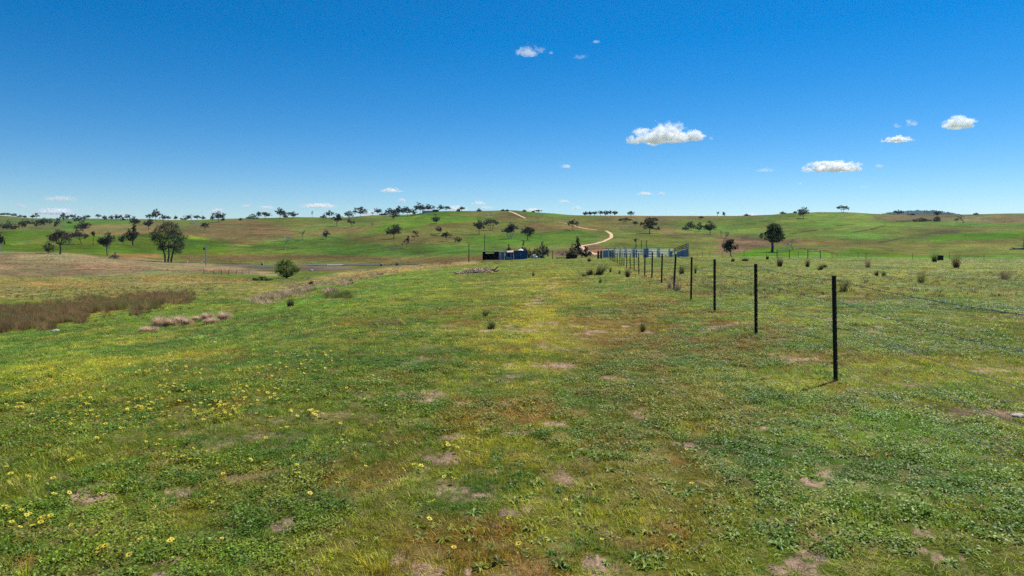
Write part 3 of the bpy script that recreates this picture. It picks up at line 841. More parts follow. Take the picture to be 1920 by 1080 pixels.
 (676, 406.5, 388.5, 23, 'gum', 'dk', 'lone broad-crowned gum on the skyline left of the hill house', G_MID),
 (698.7, 404.5, 397.5, 6, 'dead', 'gg', 'small bare dead tree between two ridge gums', G_MID, dict(bark='g')),
 (708, 404, 389.6, 12, 'gum', 'dk', 'tall narrow gum on the ridge left of the house trees', G_MID),
 (716, 403.5, 398, 8, 'bush', 'dk', 'low dark shrub, left of a pair before the house trees', G_MID),
 (722.5, 403.5, 398, 8, 'bush', 'ol', 'low dark shrub, right of a pair before the house trees', G_MID),
 (660, 426.4, 408, 16, 'sparse', 'br', 'thin brownish tree on the yellow slope below the ridge', G_MID, dict(dens=1.6)),
 (697.5, 426.4, 417, 4, 'dead', 'gg', 'bare broken stump on the yellow slope below the ridge', G_MID, dict(bark='g')),
 (731, 406, 388.5, 14, 'gum', 'dk', 'leftmost tree of the house grove', G_MID),
 (747.5, 406, 386, 16, 'gum', 'dk', 'open tree behind the front tree of the house grove', G_MID),
 (738, 411.5, 394, 20, 'round', 'dk', 'round tree standing in front of the house grove over its shadow', G_MID),
 (764, 405.5, 387, 25, 'gum', 'dk', 'wide tree in the middle of the house grove', G_MID),
 (777, 404, 391, 10, 'tall', 'dk', 'narrow tree filling the gap in the house grove', G_MID),
 (787.5, 401.5, 379, 21, 'gum', 'dk', 'tallest tree of the house grove', G_MID),
 (804, 398, 382.5, 18, 'gum', 'dk', 'tree shading the white house from the right', G_MID),
 (825, 396.5, 384.6, 11, 'gum', 'dk', 'leaning tree right of the dark carport', G_MID),
 (836.5, 396.5, 386, 14, 'umbrella', 'dk', 'wind-bent tree on the crest right of the carport', G_MID),
 (859, 396.3, 390.8, 7, 'bush', 'dk', 'low shrub left of the small crest tree beside a cloud', G_MID),
 (866, 396.4, 386.8, 10, 'gum', 'dk', 'small crest tree in front of a low cloud', G_MID),
 (898, 396.4, 390, 10, 'bush', 'dk', 'round shrub alone on the flat crest', G_MID),
 (943, 395.6, 391.8, 7, 'bush', 'dk', 'first tiny shrub on the crest before the upper track', G_MID),
 (951, 395.6, 392, 6, 'bush', 'dk', 'second tiny shrub on the crest beside the upper track', G_MID),
 (817.5, 419.4, 402, 17, 'round', 'dk', 'dark rounded tree on the bright green hillside below the house', G_MID),
 (738, 447.4, 419.6, 30, 'round', 'dk', 'large dense dark tree low on the centre hill', G_MID,
    dict(trunk_k=1.5, lobes=[(.25, 0, .82, .5, .16), (.5, 0, .62, .5, .2), (.05, .1, .6, .5, .22), (.2, -.2, .45, .5, .18), (-.6, 0, .56, .38, .18), (-.72, 0, .42, .26, .12), (.72, 0, .42, .3, .14), (-.25, 0, .44, .4, .16)])),
 (762.5, 465, 439.5, 13, 'sparse', 'br', 'half-bare grey-brown tree beside a fallen white log', G_MID, dict(dens=2.4, bark='g')),
 (776.7, 450, 432, 13, 'sparse', 'br', 'half-bare brownish tree right of the large dense one', G_MID, dict(dens=2.4)),
 (823, 437.8, 423.6, 11, 'round', 'br', 'little brown tree on the middle of the centre hill', G_MID),
 (836.7, 452.4, 434.6, 19, 'umbrella', 'dk', 'flat-topped small tree in the middle of the centre hill', G_MID),
 (858.7, 455.4, 443.6, 13, 'round', 'dk', 'smallest round tree low on the centre hill', G_MID),
 (898, 440, 411, 21, 'gum', 'dk', 'tall dark tree over a shadow right of the hill centre', G_MID),
 (920, 431.5, 410.6, 27, 'umbrella', 'dk', 'drooping wide tree right of the tall dark one', G_MID, dict(stems=3)),
 (956, 448, 416.5, 31, 'gum', 'ol', 'broad tree with several pale stems above the container', G_MID, dict(stems=3, bark='p')),
 (989.5, 450.2, 421.6, 28, 'round', 'dk', 'dense dark tree with pale foot above the blue container', G_MID, dict(bark='g', trunk_k=1.5)),
 (983, 396.8, 393, 9, 'bush', 'dk', 'low dark shrub on the crest right of the track', G_MID),
 (999.5, 397.8, 395, 5, 'bush', 'dk', 'tiny shrub on the crest between two larger ones', G_MID),
 (1010, 398.4, 393, 13, 'gum', 'dk', 'wide low tree on the crest right of the track', G_MID),
 (1074, 431.2, 411.8, 19, 'umbrella', 'dk', 'lone flat-topped tree beside the winding track', G_MID),
 (1098, 404, 395.8, 10, 'round', 'cf', 'first round tree from the left in the skyline row', G_ROW),
 (1106, 404, 396.6, 6, 'round', 'cf', 'narrow second tree in the skyline row', G_ROW),
 (1114.5, 404, 396, 11, 'round', 'cf', 'wide third tree in the skyline row', G_ROW),
 (1126, 404, 394.4, 9, 'gum', 'cf', 'taller fourth tree standing apart in the skyline row', G_ROW),
 (1136, 404, 394.6, 10, 'round', 'cf', 'first tree of the dense right half of the skyline row', G_ROW),
 (1144, 404, 394.2, 11, 'gum', 'cf', 'tall middle tree of the dense right half of the skyline row', G_ROW),
 (1153, 404, 394.6, 12, 'round', 'cf', 'last tree at the right end of the skyline row', G_ROW),
 (1183, 408, 395.4, 10, 'umbrella', 'dk', 'lone mushroom-shaped tree on the skyline right of the row', G_RIGHT),
 (1171.5, 420, 408, 23, 'umbrella', 'dk', 'low wide dark tree below the lone skyline tree', G_RIGHT, dict(stems=2)),
 (1191.7, 422, 414, 9, 'round', 'dk', 'small round tree right of the low wide one', G_RIGHT),
 (1218, 437.8, 406.6, 36, 'gum', 'dk', 'large irregular gum standing above the stock yards', G_RIGHT,
    dict(trunk_k=1.4, lobes=[(-.05, 0, .86, .34, .13), (.42, 0, .82, .34, .12), (.75, 0, .84, .2, .10), (-.3, 0, .70, .34, .13), (.15, .1, .62, .42, .15), (-.72, 0, .56, .26, .13),
        (.55, 0, .55, .34, .12), (-.2, -.2, .45, .36, .13), (.2, 0, .38, .34, .12), (.85, 0, .32, .22, .12), (.6, 0, .28, .2, .08), (-.5, 0, .36, .2, .1), (-.88, 0, .6, .14, .08)])),
 (1285, 431.4, 421.5, 11, 'bush', 'dk', 'low bushy tree at the left of the four dark ones', G_RIGHT),
 (1296, 432, 414, 16, 'round', 'dk', 'second of the four dark trees on the right slope', G_RIGHT),
 (1311.7, 433.4, 417, 16, 'tall', 'dk', 'third of the four dark trees, narrow at its foot', G_RIGHT),
 (1331.5, 439.8, 413.6, 25, 'round', 'ol', 'largest and rightmost of the four dark trees', G_RIGHT),
 (1314.7, 411.4, 405.6, 8, 'umbrella', 'rd', 'small reddish tree high on the slope above the four dark ones', G_RIGHT),
 (1346, 404.6, 396.4, 6, 'dead', 'gg', 'bare dead tree on the right skyline', G_RIGHT, dict(bark='g')),
 (1357, 404.6, 396.8, 5, 'tall', 'dk', 'narrow little tree right of the bare one on the skyline', G_RIGHT),
 (1400, 404.8, 400, 11, 'bush', 'dk', 'dome-shaped shrub on the right skyline before a cloud', G_RIGHT),
 (1468, 400.8, 396.2, 10, 'bush', 'dk', 'dark dome shrub where the right hill starts to rise', G_RIGHT),
 (1491, 399, 396, 6, 'bush', 'dk', 'tiny shrub on the rising right skyline', G_RIGHT),
 (1506.5, 409.4, 387.6, 18, 'gum', 'ol', 'open-topped tree near the crest of the right hill', G_RIGHT),
 (1580, 398, 385, 20, 'umbrella', 'dk', 'lone spreading tree on top of the right hill', G_RIGHT, dict(stems=2)),
 (1358, 466, 431.5, 19, 'dead', 'gg', 'bare grey dead tree behind the leaning leafy one', G_RIGHT, dict(bark='g')),
 (1371.5, 482.4, 447.5, 31, 'gum', 'ol', 'leafy tree with a leaning dark trunk beside the wire fence', G_RIGHT, dict(lean=-.18, trunk_k=1.4)),
 (1448, 473, 417, 44, 'gum', 'ol', 'large lone gum on the vivid green field of the right slope', G_RIGHT,
    dict(trunk_k=2.2, dens=1.1, lobes=[(.25, 0, .88, .38, .10), (-.15, 0, .84, .3, .10), (.05, .1, .74, .42, .13), (.5, 0, .74, .36, .13), (.7, 0, .6, .3, .12), (-.25, 0, .66, .3, .12),
        (.3, -.2, .58, .4, .12), (.62, 0, .44, .3, .1), (.3, .2, .42, .32, .1), (-.15, 0, .5, .26, .09), (-.55, 0, .62, .2, .08), (-.82, 0, .55, .2, .11), (-.5, 0, .46, .18, .07), (.85, 0, .5, .15, .08)])),
 (1487.5, 469.5, 446.5, 22, 'dead', 'gg', 'white twiggy dead tree right of the large lone gum', G_RIGHT, dict(bark='p')),
 (1757, 407.5, 394.8, 13, 'gum', 'dk', 'dark tree in front of the right end of the blue wooded hill', G_RIGHT),
 (1757.5, 415.6, 405, 16, 'bush', 'dk', 'round dark shrub right of the reddish thicket', G_RIGHT),
 (1728, 415.6, 406, 30, 'bush', 'rd', 'wide reddish thicket below the blue wooded hill', G_RIGHT),
 (1685.5, 403.2, 393.2, 16, 'gum', 'dk', 'dark tree in front of the left end of the blue wooded hill', G_RIGHT),
 (1711, 403.6, 399.4, 13, 'bush', 'dk', 'low dark shrub in front of the middle of the blue hill', G_RIGHT),
 (1805, 418.5, 402.6, 21, 'dead', 'gg', 'spreading bare shrubby tree on the right dry slope', G_RIGHT, dict(bark='b')),
 (1794, 417.5, 408, 8, 'dead', 'gg', 'pale small bare tree left of the spreading one', G_RIGHT, dict(bark='g')),
 (1830, 402.6, 398.6, 9, 'bush', 'dk', 'flat shrub on the skyline near the right picture edge', G_RIGHT),
 # shrubs round the sheds
 (954, 476, 456, 20, 'bush', 'br', 'brown-green shrub rising behind the grey tank', 'shrubs round the sheds', dict(Y=215)),
 (981, 478, 450.5, 22, 'bush', 'cf', 'dark dense shrub rising behind the blue container', 'shrubs round the sheds', dict(Y=212)),
 (992.5, 485, 464, 10, 'bush', 'rd', 'narrow reddish shrub at the right wall of the blue container', 'shrubs round the sheds', dict(Y=192)),
 (1003, 483, 464.5, 20, 'bush', 'yg', 'yellow-green shrub behind the pale scrap heap', 'shrubs round the sheds', dict(Y=200)),
 (1017, 482, 452, 27, 'bush', 'cf', 'tall dark shrub at the right end of the scrap heap', 'shrubs round the sheds', dict(Y=205)),
 (1083, 478.5, 442.5, 22, 'conifer', 'cf', 'tall dark conifer by the start of the track', 'shrubs round the sheds', dict(dens=1.5)),
 (1073, 482, 457, 27, 'bush', 'yg', 'yellow-green shrub growing behind the black trough', 'shrubs round the sheds', dict(Y=150)),
 (1099, 481.5, 458, 22, 'bush', 'cf', 'dark reddish-tinged shrub at the right foot of the conifer', 'shrubs round the sheds', dict(Y=150)),
 (1057, 481.5, 469, 24, 'sparse', 'pk', 'thin pinkish shrub left of the black trough', 'shrubs round the sheds', dict(Y=165, dens=.8)),
 (489, 526.5, 517.5, 34, 'bush', 'ol', 'low flat dark green shrub left of the bright green tree', G_LEFT),
 (744, 497.8, 492.6, 6, 'bush', 'ol', 'small dark bush standing just behind the pipe line', G_LEFT),
]
for row in TT:
    px, b, t, w, st, lf, lab, grp = row[:8]
    kw = dict(row[8]) if len(row) > 8 else {}
    c = 'shrub' if st == 'bush' else 'tree'
    tree(px, b, t, w, st, lf, lab, grp, cat=c, **kw)

# far blue wooded hill
def far_hill():
    Y = 6800.0
    sk = [(1600, 420), (1650, 406), (1660, 402), (1668, 399.2), (1676, 397.6), (1690, 396.2), (1705, 395.4), (1716, 394.9), (1730, 395.2), (1745, 395), (1756, 395.8),
          (1763, 398.6), (1772, 400.8), (1785, 401.6), (1795, 403), (1830, 410), (1860, 420)]
    n = 150; xs = np.linspace(1600, 1860, n)
    top = (HY - pchip([a for a, _ in sk], [b for _, b in sk], xs)) * Y / F + CAMZ
    rows = []
    for k, (dy, hh) in enumerate([(-1600, 0), (-900, .45), (-400, .8), (0, 1.0), (700, .8), (1800, 0)]):
        Xs = (xs - CX) / F * Y
        z = 20 + (top - 20) * hh
        rows.append(np.stack([Xs, np.full(n, Y + dy), z], 1))
    V = np.concatenate(rows)
    ii = np.arange(5)[:, None] * n; jj = np.arange(n - 1)[None]
    Q = np.stack([ii + jj, ii + jj + 1, ii + n + jj + 1, ii + n + jj], -1).reshape(-1, 4)
    m = plain('far_wood_ground', (.022, .034, .022), 1.0, var=.2, scale=.02)
    tag(link('far_hill', np_mesh('far_hill', V, Q, m, True)), 'distant wooded hill behind the right skyline', kind='structure')
    rng = np.random.RandomState(5)
    N = 5200
    u = rng.uniform(0, n - 1.01, N); v = rng.uniform(0, 3.6, N)
    i = v.astype(int); j = u.astype(int)
    R3 = np.array(rows)
    P = R3[i, j] * (1 - (v - i))[:, None] + R3[i + 1, j] * (v - i)[:, None]
    P[:, 2] += rng.uniform(-8, 4, N)
    V, Q = leaf_quads(P, 15.0, rng, .9)
    o = link('far_forest', np_mesh('far_forest', V, Q, leaf_mat('far_leaves', (.016, .026, .016), (.026, .038, .024), .1, .9)))
    tag(o, 'far wood covering the blue hill behind the right skyline', kind='stuff')
far_hill()
#@@PART2
# ------------------------------------------------------------------ the wire fence
M_POST = plain('post_black', (.012, .011, .011), .65, var=.3, scale=14, spec=.25)
M_WIRE = plain('wire_grey', (.13, .13, .13), .5, .6)
M_PALE = plain('weathered_timber', (.24, .22, .19), .9)
M_TIM = plain('dark_timber', (.07, .058, .048), .9)
M_GALV = plain('galvanised_rail', (.62, .66, .66), .45, .3, var=.1)
M_BLUE = plain('blue_grey_sheet', (.22, .30, .44), .55, var=.2, scale=1.5)
M_BLACK = plain('black_plastic', (.012, .012, .013), .6)
FX = lambda Y: 2.84 + .115 * Y
def picket(h, holes):
    mb = MB()
    z = -.12; zs = [z]
    while z < h - .02:
        z = min(z + (.072 if len(zs) % 2 else .012), h); zs.append(z)
    zs[-1] = h
    if not holes: zs = [-.12, h]
    xr = [0, .009, .016, .028]
    for th in (0.0, .005):
        for i in range(len(zs) - 1):
            for k in range(3):
                if holes and k == 1 and i % 2 == 1 and zs[i] > .1: continue
                a, b = xr[k], xr[k + 1]
                mb.add([(a, a * .3 + th, zs[i]), (b, b * .3 + th, zs[i]), (b, b * .3 + th, zs[i + 1]), (a, a * .3 + th, zs[i + 1])], [(0, 1, 2, 3)])
        mb.add([(0, th, -.12), (-.028, .0084 + th, -.12), (-.028, .0084 + th, h), (0, th, h)], [(0, 1, 2, 3)])
    for s in (-1, 1):
        mb.add([(s * .028, .0084, -.12), (s * .028, .0134, -.12), (s * .028, .0134, h), (s * .028, .0084, h)], [(0, 1, 2, 3)])
    mb.add([(-.0025, .004, -.12), (-.0025, .034, -.12), (-.0025, .034, h), (-.0025, .004, h)], [(0, 1, 2, 3)])
    mb.add([(.0025, .004, -.12), (.0025, .034, -.12), (.0025, .034, h), (.0025, .004, h)], [(3, 2, 1, 0)])
    mb.add([(-.0025, .034, -.12), (.0025, .034, -.12), (.0025, .034, h), (-.0025, .034, h)], [(0, 1, 2, 3)])
    mb.add([(-.028, .0084, h), (0, 0, h), (.028, .0084, h), (.028, .0134, h), (.0025, .034, h), (-.0025, .034, h), (-.028, .0134, h)], [tuple(range(7))])
    return mb
def wire_fence():
    pxs = [2064, 1568, 1418, 1340, 1296, 1263.5, 1240.5, 1222.5, 1209, 1198, 1189, 1181.7, 1175, 1169.7, 1166, 1162.3, 1158.2, 1155, 1152.5, 1150.3, 1148.3, 1146.5, 1144.9, 1143.4]
    Ys = [3635.0 / (p - 1107.2) for p in pxs]
    hs = {1568: 1.215, 1418: 1.21, 1340: 1.20, 1296: 1.20, 1263.5: 1.22, 1240.5: 1.19, 1222.5: 1.20}
    rng = random.Random(3)
    o0 = FX(7.9), 7.9, float(ground_z(FX(7.9), 7.9))
    root = empty('wire_fence', o0)
    tag(root, 'long wire fence with black steel posts running away up the paddock', 'fence')
    near = {}
    base = []
    for p, Y in zip(pxs, Ys):
        X = FX(Y); Z = float(ground_z(X, Y)); h = hs.get(p, 1.18 + rng.uniform(-.05, .05))
        base.append((X, Y, Z))
        mb = picket(h, Y < 22)
        if Y > 22:      # seen from far off the section is only a bar
            mb = MB(); mb.box((0, .012, h / 2 - .06), (.058, .03, h + .12))
        o = mb.build('post', M_POST, root)
        o.location = (X - o0[0], Y - o0[1], Z - o0[2])
        lx = {1263.5: .055, 1240.5: .02, 1568: -.004}.get(p, rng.uniform(-.022, .022))
        o.rotation_euler = (rng.uniform(-.02, .02), lx, rng.uniform(-.3, .3))
    rr = random.Random(8)
    for wi, hh in enumerate((1.165, .93, .70, .46, .24)):
        w = MB()
        P = []
        for (a, b) in zip(base[:-1], base[1:]):
            a_ = Vector(a) + Vector((0, -.004, hh)); b_ = Vector(b) + Vector((0, -.004, hh))
            k = 6 if a[1] < 40 else 2
            for i in range(k):
                t = i / k
                q = a_.lerp(b_, t); q.z -= .035 * 4 * t * (1 - t) * (1 + .4 * wi)
                P.append(q - Vector(o0))
        P.append(b_ - Vector(o0))
        w.tube(P, .0026 if wi else .0032, 5, cap=False)
        if wi in (0, 1):
            L = 0
            for a, b in zip(P[:-1], P[1:]):
                d = b - a
                n = int(d.length / .13) if a.y + o0[1] < 26 else 0
                for i in range(n):
                    q = a.lerp(b, (i + .5) / n); an = rr.uniform(0, 3.1)
                    e = Vector((math.cos(an), .3, math.sin(an))) * .016
                    w.tube([q - e, q + e], .0020, 3, cap=False)
                    e2 = Vector((-math.sin(an), .5, math.cos(an))) * .013
                    w.tube([q - e2, q + e2], .0020, 3, cap=False)
        w.build('barbed_wire' if wi in (0, 1) else 'plain_wire', M_WIRE, root)
wire_fence()

def simple_fence(name, label, pts, h, post_r, mat, wires, group=None, strain=()):
    P = [at(*p) if len(p) == 2 else p for p in pts]
    o0 = P[0]; root = empty(name, o0)
    tag(root, label, 'fence', group)
    for (x, y, z) in P:
        mb = MB(); mb.box((0, 0, h / 2 - .1), (post_r * 2, post_r * 2, h + .2))
        o = mb.build('post', mat, root); o.location = (x - o0[0], y - o0[1], z - o0[2])
    for hh in wires:
        w = MB()
        w.tube([(x - o0[0], y - o0[1], z - o0[2] + hh) for x, y, z in P], .006, 4, cap=False)
        w.build('plain_wire', M_WIRE, root)
    for (a, b, hz) in strain:
        A = at(*a); B = at(*b)
        mb = MB()
        for q in (A, B): mb.box((q[0] - o0[0], q[1] - o0[1], q[2] - o0[2] + hz / 2 - .1), (.09, .09, hz + .2))
        mb.tube([(A[0] - o0[0], A[1] - o0[1], A[2] - o0[2] + hz * .86), (B[0] - o0[0], B[1] - o0[1], B[2] - o0[2] + hz * .86)], .05, 6)
        mb.build('strainer_frame', M_PALE, root)
simple_fence('boundary_fence', 'thin wire fence along the foot of the vivid green field on the right',
             [(x, 482.0 + (x - 1280) * .010) for x in (1278, 1292, 1307, 1317, 1331, 1354, 1395, 1437, 1497, 1560, 1609, 1624, 1711, 1780, 1845, 1960)],
             1.05, .019, M_TIM, (.3, .6, .9), strain=(((1457, 483.8), (1480, 484.6), 1.3), ((1514.7, 485.4), (1538, 485.6), 1.3)))
simple_fence('boundary_fence', 'faint thin fence on the dry grass of the left valley floor',
             [(382, 513.5), (401, 515), (415, 515.4), (429, 515.6), (443, 515.4), (454, 515.2), (467, 515)], 1.1, .035, M_TIM, (.4, .9))

# ------------------------------------------------------------------ stock yards
YY = 122.0; SY = YY / F
def yX(px): return (px - CX) * SY
def stock_yard():
    X0 = yX(1130); Z0 = float(ground_z(yX(1190), YY)) - .02
    root = empty('stock_yard', (X0, YY, Z0))
    tag(root, 'steel stock yard of pale rails and blue sheeted panels', 'stock yard')
    def panel(a, b, hs, dy=0.0, m=M_GALV, hp=1.6, r=.045):
        mb = MB()
        xa, xb = yX(a) - X0, yX(b) - X0
        for x in (xa + .05, xb - .05): mb.box((x, dy, hp / 2), (.11, .11, hp))
        p = mb.build('rail_panel', m, root)
        for h in hs:
            rb = MB(); rb.tube([(xa + .1, dy - .01, h), (xb - .1, dy - .01, h)], r, 6)
            rb.build('rail', m, p)
    def sheet(a, b, z0, z1, dy=0.0, m=M_BLUE):
        xa, xb = yX(a) - X0, yX(b) - X0
        n = max(4, int((xb - xa) / .09))
        V = []; 
        for i in range(n + 1):
            x = xa + (xb - xa) * i / n; yy = dy + (.018 if i % 2 else -.018)
            V += [(x, yy, z0), (x, yy, z1), (x, yy + .03, z0), (x, yy + .03, z1)]
        Fs = []
        for i in range(n):
            a_ = i * 4; b_ = a_ + 4
            Fs += [(a_, b_, b_ + 1, a_ + 1), (a_ + 2, a_ + 3, b_ + 3, b_ + 2), (a_ + 1, b_ + 1, b_ + 3, a_ + 3), (a_, a_ + 2, b_ + 2, b_)]
        mb = MB(); mb.add(V, Fs)
        return mb.build('sheet_panel', m, root)
    H6 = (.12, .40, .68, .97, 1.26, 1.54)
    sheet(1130.5, 1140, .12, 1.32); sheet(1140.6, 1147, .18, 1.36); sheet(1147.5, 1151, .02, 1.46)
    panel(1130, 1141, (1.46, .05)); panel(1141, 1151.5, (1.46, .05))
    panel(1152, 1163, H6); panel(1163.4, 1174, H6); panel(1174.4, 1186, H6)
    sheet(1187, 1189.4, 0.1, 1.45); sheet(1192, 1194.5, 0.05, 1.5)
    panel(1189.5, 1207, H6, m=M_GALV, r=.035)
    sheet(1207.5, 1215, 0, 1.62)
    panel(1215.3, 1233, H6, r=.055)
    panel(1236, 1255, H6, r=.04); panel(1255, 1265, H6[::2] + (1.54,), r=.04)
    sheet(1233.5, 1238.5, .1, 1.0); sheet(1254.5, 1261, .1, 1.3)
    mb = MB(); mb.box((yX(1234.3) - X0, -.05, .98), (.13, .13, 1.96)); mb.build('gate_post', M_GALV, root)
    mb = MB(); mb.box((yX(1264.5) - X0, -.05, .88), (.13, .13, 1.76)); mb.build('gate_post', M_GALV, root)
    # second row of panels at the back of the yard
    dk = plain('dull_rail', (.22, .26, .32), .6)
    for a, b in ((1150, 1168), (1168, 1188), (1188, 1208), (1208, 1233), (1233, 1256)):
        panel(a, b, (.3, .7, 1.1, 1.66), dy=9.5, m=dk, hp=1.75, r=.04)
    sheet(1217, 1232, .1, 1.35, dy=4.5, m=plain('mauve_sheet', (.22, .20, .27), .6))
stock_yard()
def loading_ramp():
    Xa = yX(1267); Z0 = float(ground_z(yX(1277), YY)) - .05
    root = empty('loading_ramp', (Xa, YY - 1.0, Z0))
    tag(root, 'blue sheeted loading ramp with dark rails climbing to the right', 'loading ramp')
    L = yX(1287) - Xa
    mb = MB(); mb.add([(0, 0, .12), (L, 0, .12), (L, 0, 1.58), (0, 0, .95), (0, .06, .12), (L, .06, .12), (L, .06, 1.58), (0, .06, .95)],
                      [(0, 1, 2, 3), (7, 6, 5, 4), (3, 2, 6, 7), (0, 3, 7, 4), (1, 5, 6, 2)])
    mb.build('side_sheet', M_BLUE, root)
    mb = MB(); mb.add([(0, .1, .2), (L, .1, 1.0), (L, 1.1, 1.0), (0, 1.1, .2)], [(0, 1, 2, 3)]); mb.build('ramp_floor', M_TIM, root)
    for k in range(3):
        z0 = 1.12 + .22 * k
        r_ = MB(); r_.tube([(-.6, -.02, z0 - .05), (L, -.02, 1.80 + .29 * k)], .04, 6); r_.build('rail', M_TIM, root)
        r_ = MB(); r_.tube([(-.4, 1.12, z0 - .05), (L, 1.12, 1.80 + .29 * k)], .04, 6); r_.build('rail', M_TIM, root)
    for (x, h, y) in ((L, 2.52, 0), (L, 2.52, 1.14), (L * .5, 1.9, 0)):
        p = MB(); p.box((x + .06, y, h / 2), (.12, .12, h)); p.build('post', plain('bluish_post', (.22, .28, .38), .6), root)
loading_ramp()
for (px, t, lab) in ((1121.7, 470.6, 'thick dark gate post, left one beside the end of the stock yard'), (1127, 469.8, 'thick dark gate post, right one beside the end of the stock yard')):
    X, Y, Z = at_depth(px, 118)
    h = (HY + (CAMZ - Z) / Y * F - t) * Y / F
    mb = MB(); mb.tube([(0, 0, -.2), (0, 0, h * .5), (.03, 0, h)], [.19, .18, .17], 8)
    o = mb.build('timber_post', M_TIM); o.location = (X, Y, Z); tag(o, lab, 'post', 'gate posts by the stock yard')

def pole(name, px, Y, top, r, mat, label, arm=None, base=None, gear=False, cat='pole'):
    X, Yd, Z = at_depth(px, Y) if base is None else at(px, base)
    h = (top - HY) * -Yd / F + CAMZ - Z
    root = empty(name, (X, Yd, Z)); tag(root, label, cat)
    mb = MB(); mb.tube([(0, 0, -.3), (0, 0, h * .5), (0, 0, h)], [r * 1.2, r, r * .8], 8); mb.build('shaft', mat, root)
    if arm:
        mb = MB(); mb.box((0, -r - .06, h - arm[1]), (arm[0], .12, .14)); mb.build('cross_arm', mat, root)
        for k in (-1, -.35, .35, 1):
            mb = MB(); mb.tube([(arm[0] * .46 * k, -r - .06, h - arm[1] + .07), (arm[0] * .46 * k, -r - .06, h - arm[1] + .42)], [.09, .12], 8); mb.build('insulator', M_GALV, root)
    if gear:
        mb = MB(); mb.tube([(-.55, -.5, h - 1.5), (-.55, -.5, h - .5)], [.34, .36], 10); mb.build('transformer', plain('transformer_grey', (.05, .05, .055), .5), root)
    return root
M_POLE = plain('pole_grey', (.33, .32, .29), .85)
pole('power_pole', 386.3, 0, 462, .20, M_POLE, 'pale power pole with a short cross-arm in the left valley', (2.2, .5), base=496.9, gear=True)
pole('power_pole', 1192.5, 290, 446.3, .17, M_TIM, 'dark power pole with transformer rising behind the stock yard', (2.8, .5), gear=True)
pole('slender_pole', 908.7, 200, 439, .10, M_TIM, 'tall slender dark pole behind the black open shed')
pole('slender_pole', 879.2, 0, 456, .11, M_TIM, 'slender dark pole standing alone left of the black shed', base=491.9)
pole('slender_pole', 945.6, 186, 460, .07, M_GALV, 'thin pale pole at the grey cabinet between shed and container')
pole('slender_pole', 1036, 150, 469.5, .07, M_TIM, 'short dark post right of the tall dark shrub')
for px, lab in ((1202.5, 'left of two short posts behind the stock yard'), (1212.5, 'right of two short posts behind the stock yard')):
    pole('timber_post', px, 240, 450.5, .13, M_TIM, lab, cat='post')

# ------------------------------------------------------------------ sheds, container, tank
SD = 188.0; SS = SD / F
def sX(px): return (px - CX) * SS
def zg(px, Y=SD): return at_depth(px, Y)[2]
def open_shed():
    Z = zg(920) - .05; root = empty('open_shed', (sX(919.8), SD, Z)); tag(root, 'low black open-fronted shed at the left of the yard buildings', 'shed')
    m = plain('shed_black', (.016, .014, .013), .85); W = 30.4 * SS; H = 2.32; D = 3.2
    a = MB(); a.box((0, D, .86), (W, .08, 1.72)); a.build('back_wall', m, root)
    a = MB(); a.box((0, D, H - .1), (W, .08, .2)); a.build('lintel', m, root)
    a = MB(); a.box((W * .36, D - .01, 1.9), (W * .30, .08, .5)); a.build('back_panel', m, root)
    a = MB(); a.box((-W * .42, D - .01, 1.9), (W * .16, .08, .5)); a.build('back_panel', m, root)
    for s in (-1, 1):
        a = MB(); a.box((s * (W / 2 - .04), D / 2, H / 2), (.08, D - .1, H)); a.build('side_wall', m, root)
    a = MB(); a.box((0, D / 2, H + .09), (W + .3, D + .5, .12)); a.build('roof', plain('shed_roof', (.30, .32, .33), .5, .4), root)
    for x in (-W * .42, W * .16):
        a = MB(); a.box((x, .1, H / 2), (.12, .12, H)); a.build('post', m, root)
    a = MB(); a.box((W * .28, .9, .5), (W * .36, .5, 1.0)); a.build('bench', plain('bench_brown', (.035, .03, .024), .9), root)
open_shed()
def cabinet():
    Z = zg(940) - .05; root = empty('grey_cabinet', (sX(940.3), SD - .2, Z)); tag(root, 'tall grey steel cabinet between black shed and lean-to', 'cabinet')
    W = 10.2 * SS
    a = MB(); a.box((0, .5, 1.1), (W, 1.0, 2.2)); a.build('body', plain('cabinet_grey', (.20, .23, .27), .5, .2), root)
    a = MB(); a.box((-W * .22, -.02, 1.08), (W * .48, .04, 2.0)); a.build('door', plain('cabinet_door', (.36, .37, .40), .5, .2), root)
    a = MB(); a.box((W * .26, -.02, 1.08), (W * .42, .04, 2.0)); d = a.build('door', plain('cabinet_door_blue', (.10, .13, .17), .5, .2), root)
cabinet()
def lean_to():
    Z = zg(955) - .05; root = empty('lean_to', (sX(955), SD, Z)); tag(root, 'lean-to with a pale pinkish roof between cabinet and blue container', 'lean-to')
    W = 15.5 * SS
    a = MB(); a.add([(-W * .28, -.2, 2.02), (W * .5, -.2, 2.10), (W * .5, 2.4, 2.5), (-W * .28, 2.4, 2.42), (-W * .28, -.2, 2.08), (W * .5, -.2, 2.16), (W * .5, 2.4, 2.56), (-W * .28, 2.4, 2.48)],
                    [(3, 2, 1, 0), (4, 5, 6, 7), (0, 1, 5, 4), (1, 2, 6, 5), (2, 3, 7, 6), (3, 0, 4, 7)])
    a.build('roof', plain('roof_pink', (.52, .40, .36), .6), root)
    a = MB(); a.box((0, 2.5, 1.0), (W, .08, 2.0)); a.build('back_wall', plain('lean_wall', (.09, .13, .17), .7), root)
    for x in (-W * .45, W * .2):
        a = MB(); a.box((x, 0, 1.0), (.1, .1, 2.0)); a.build('post', M_GALV, root)
lean_to()
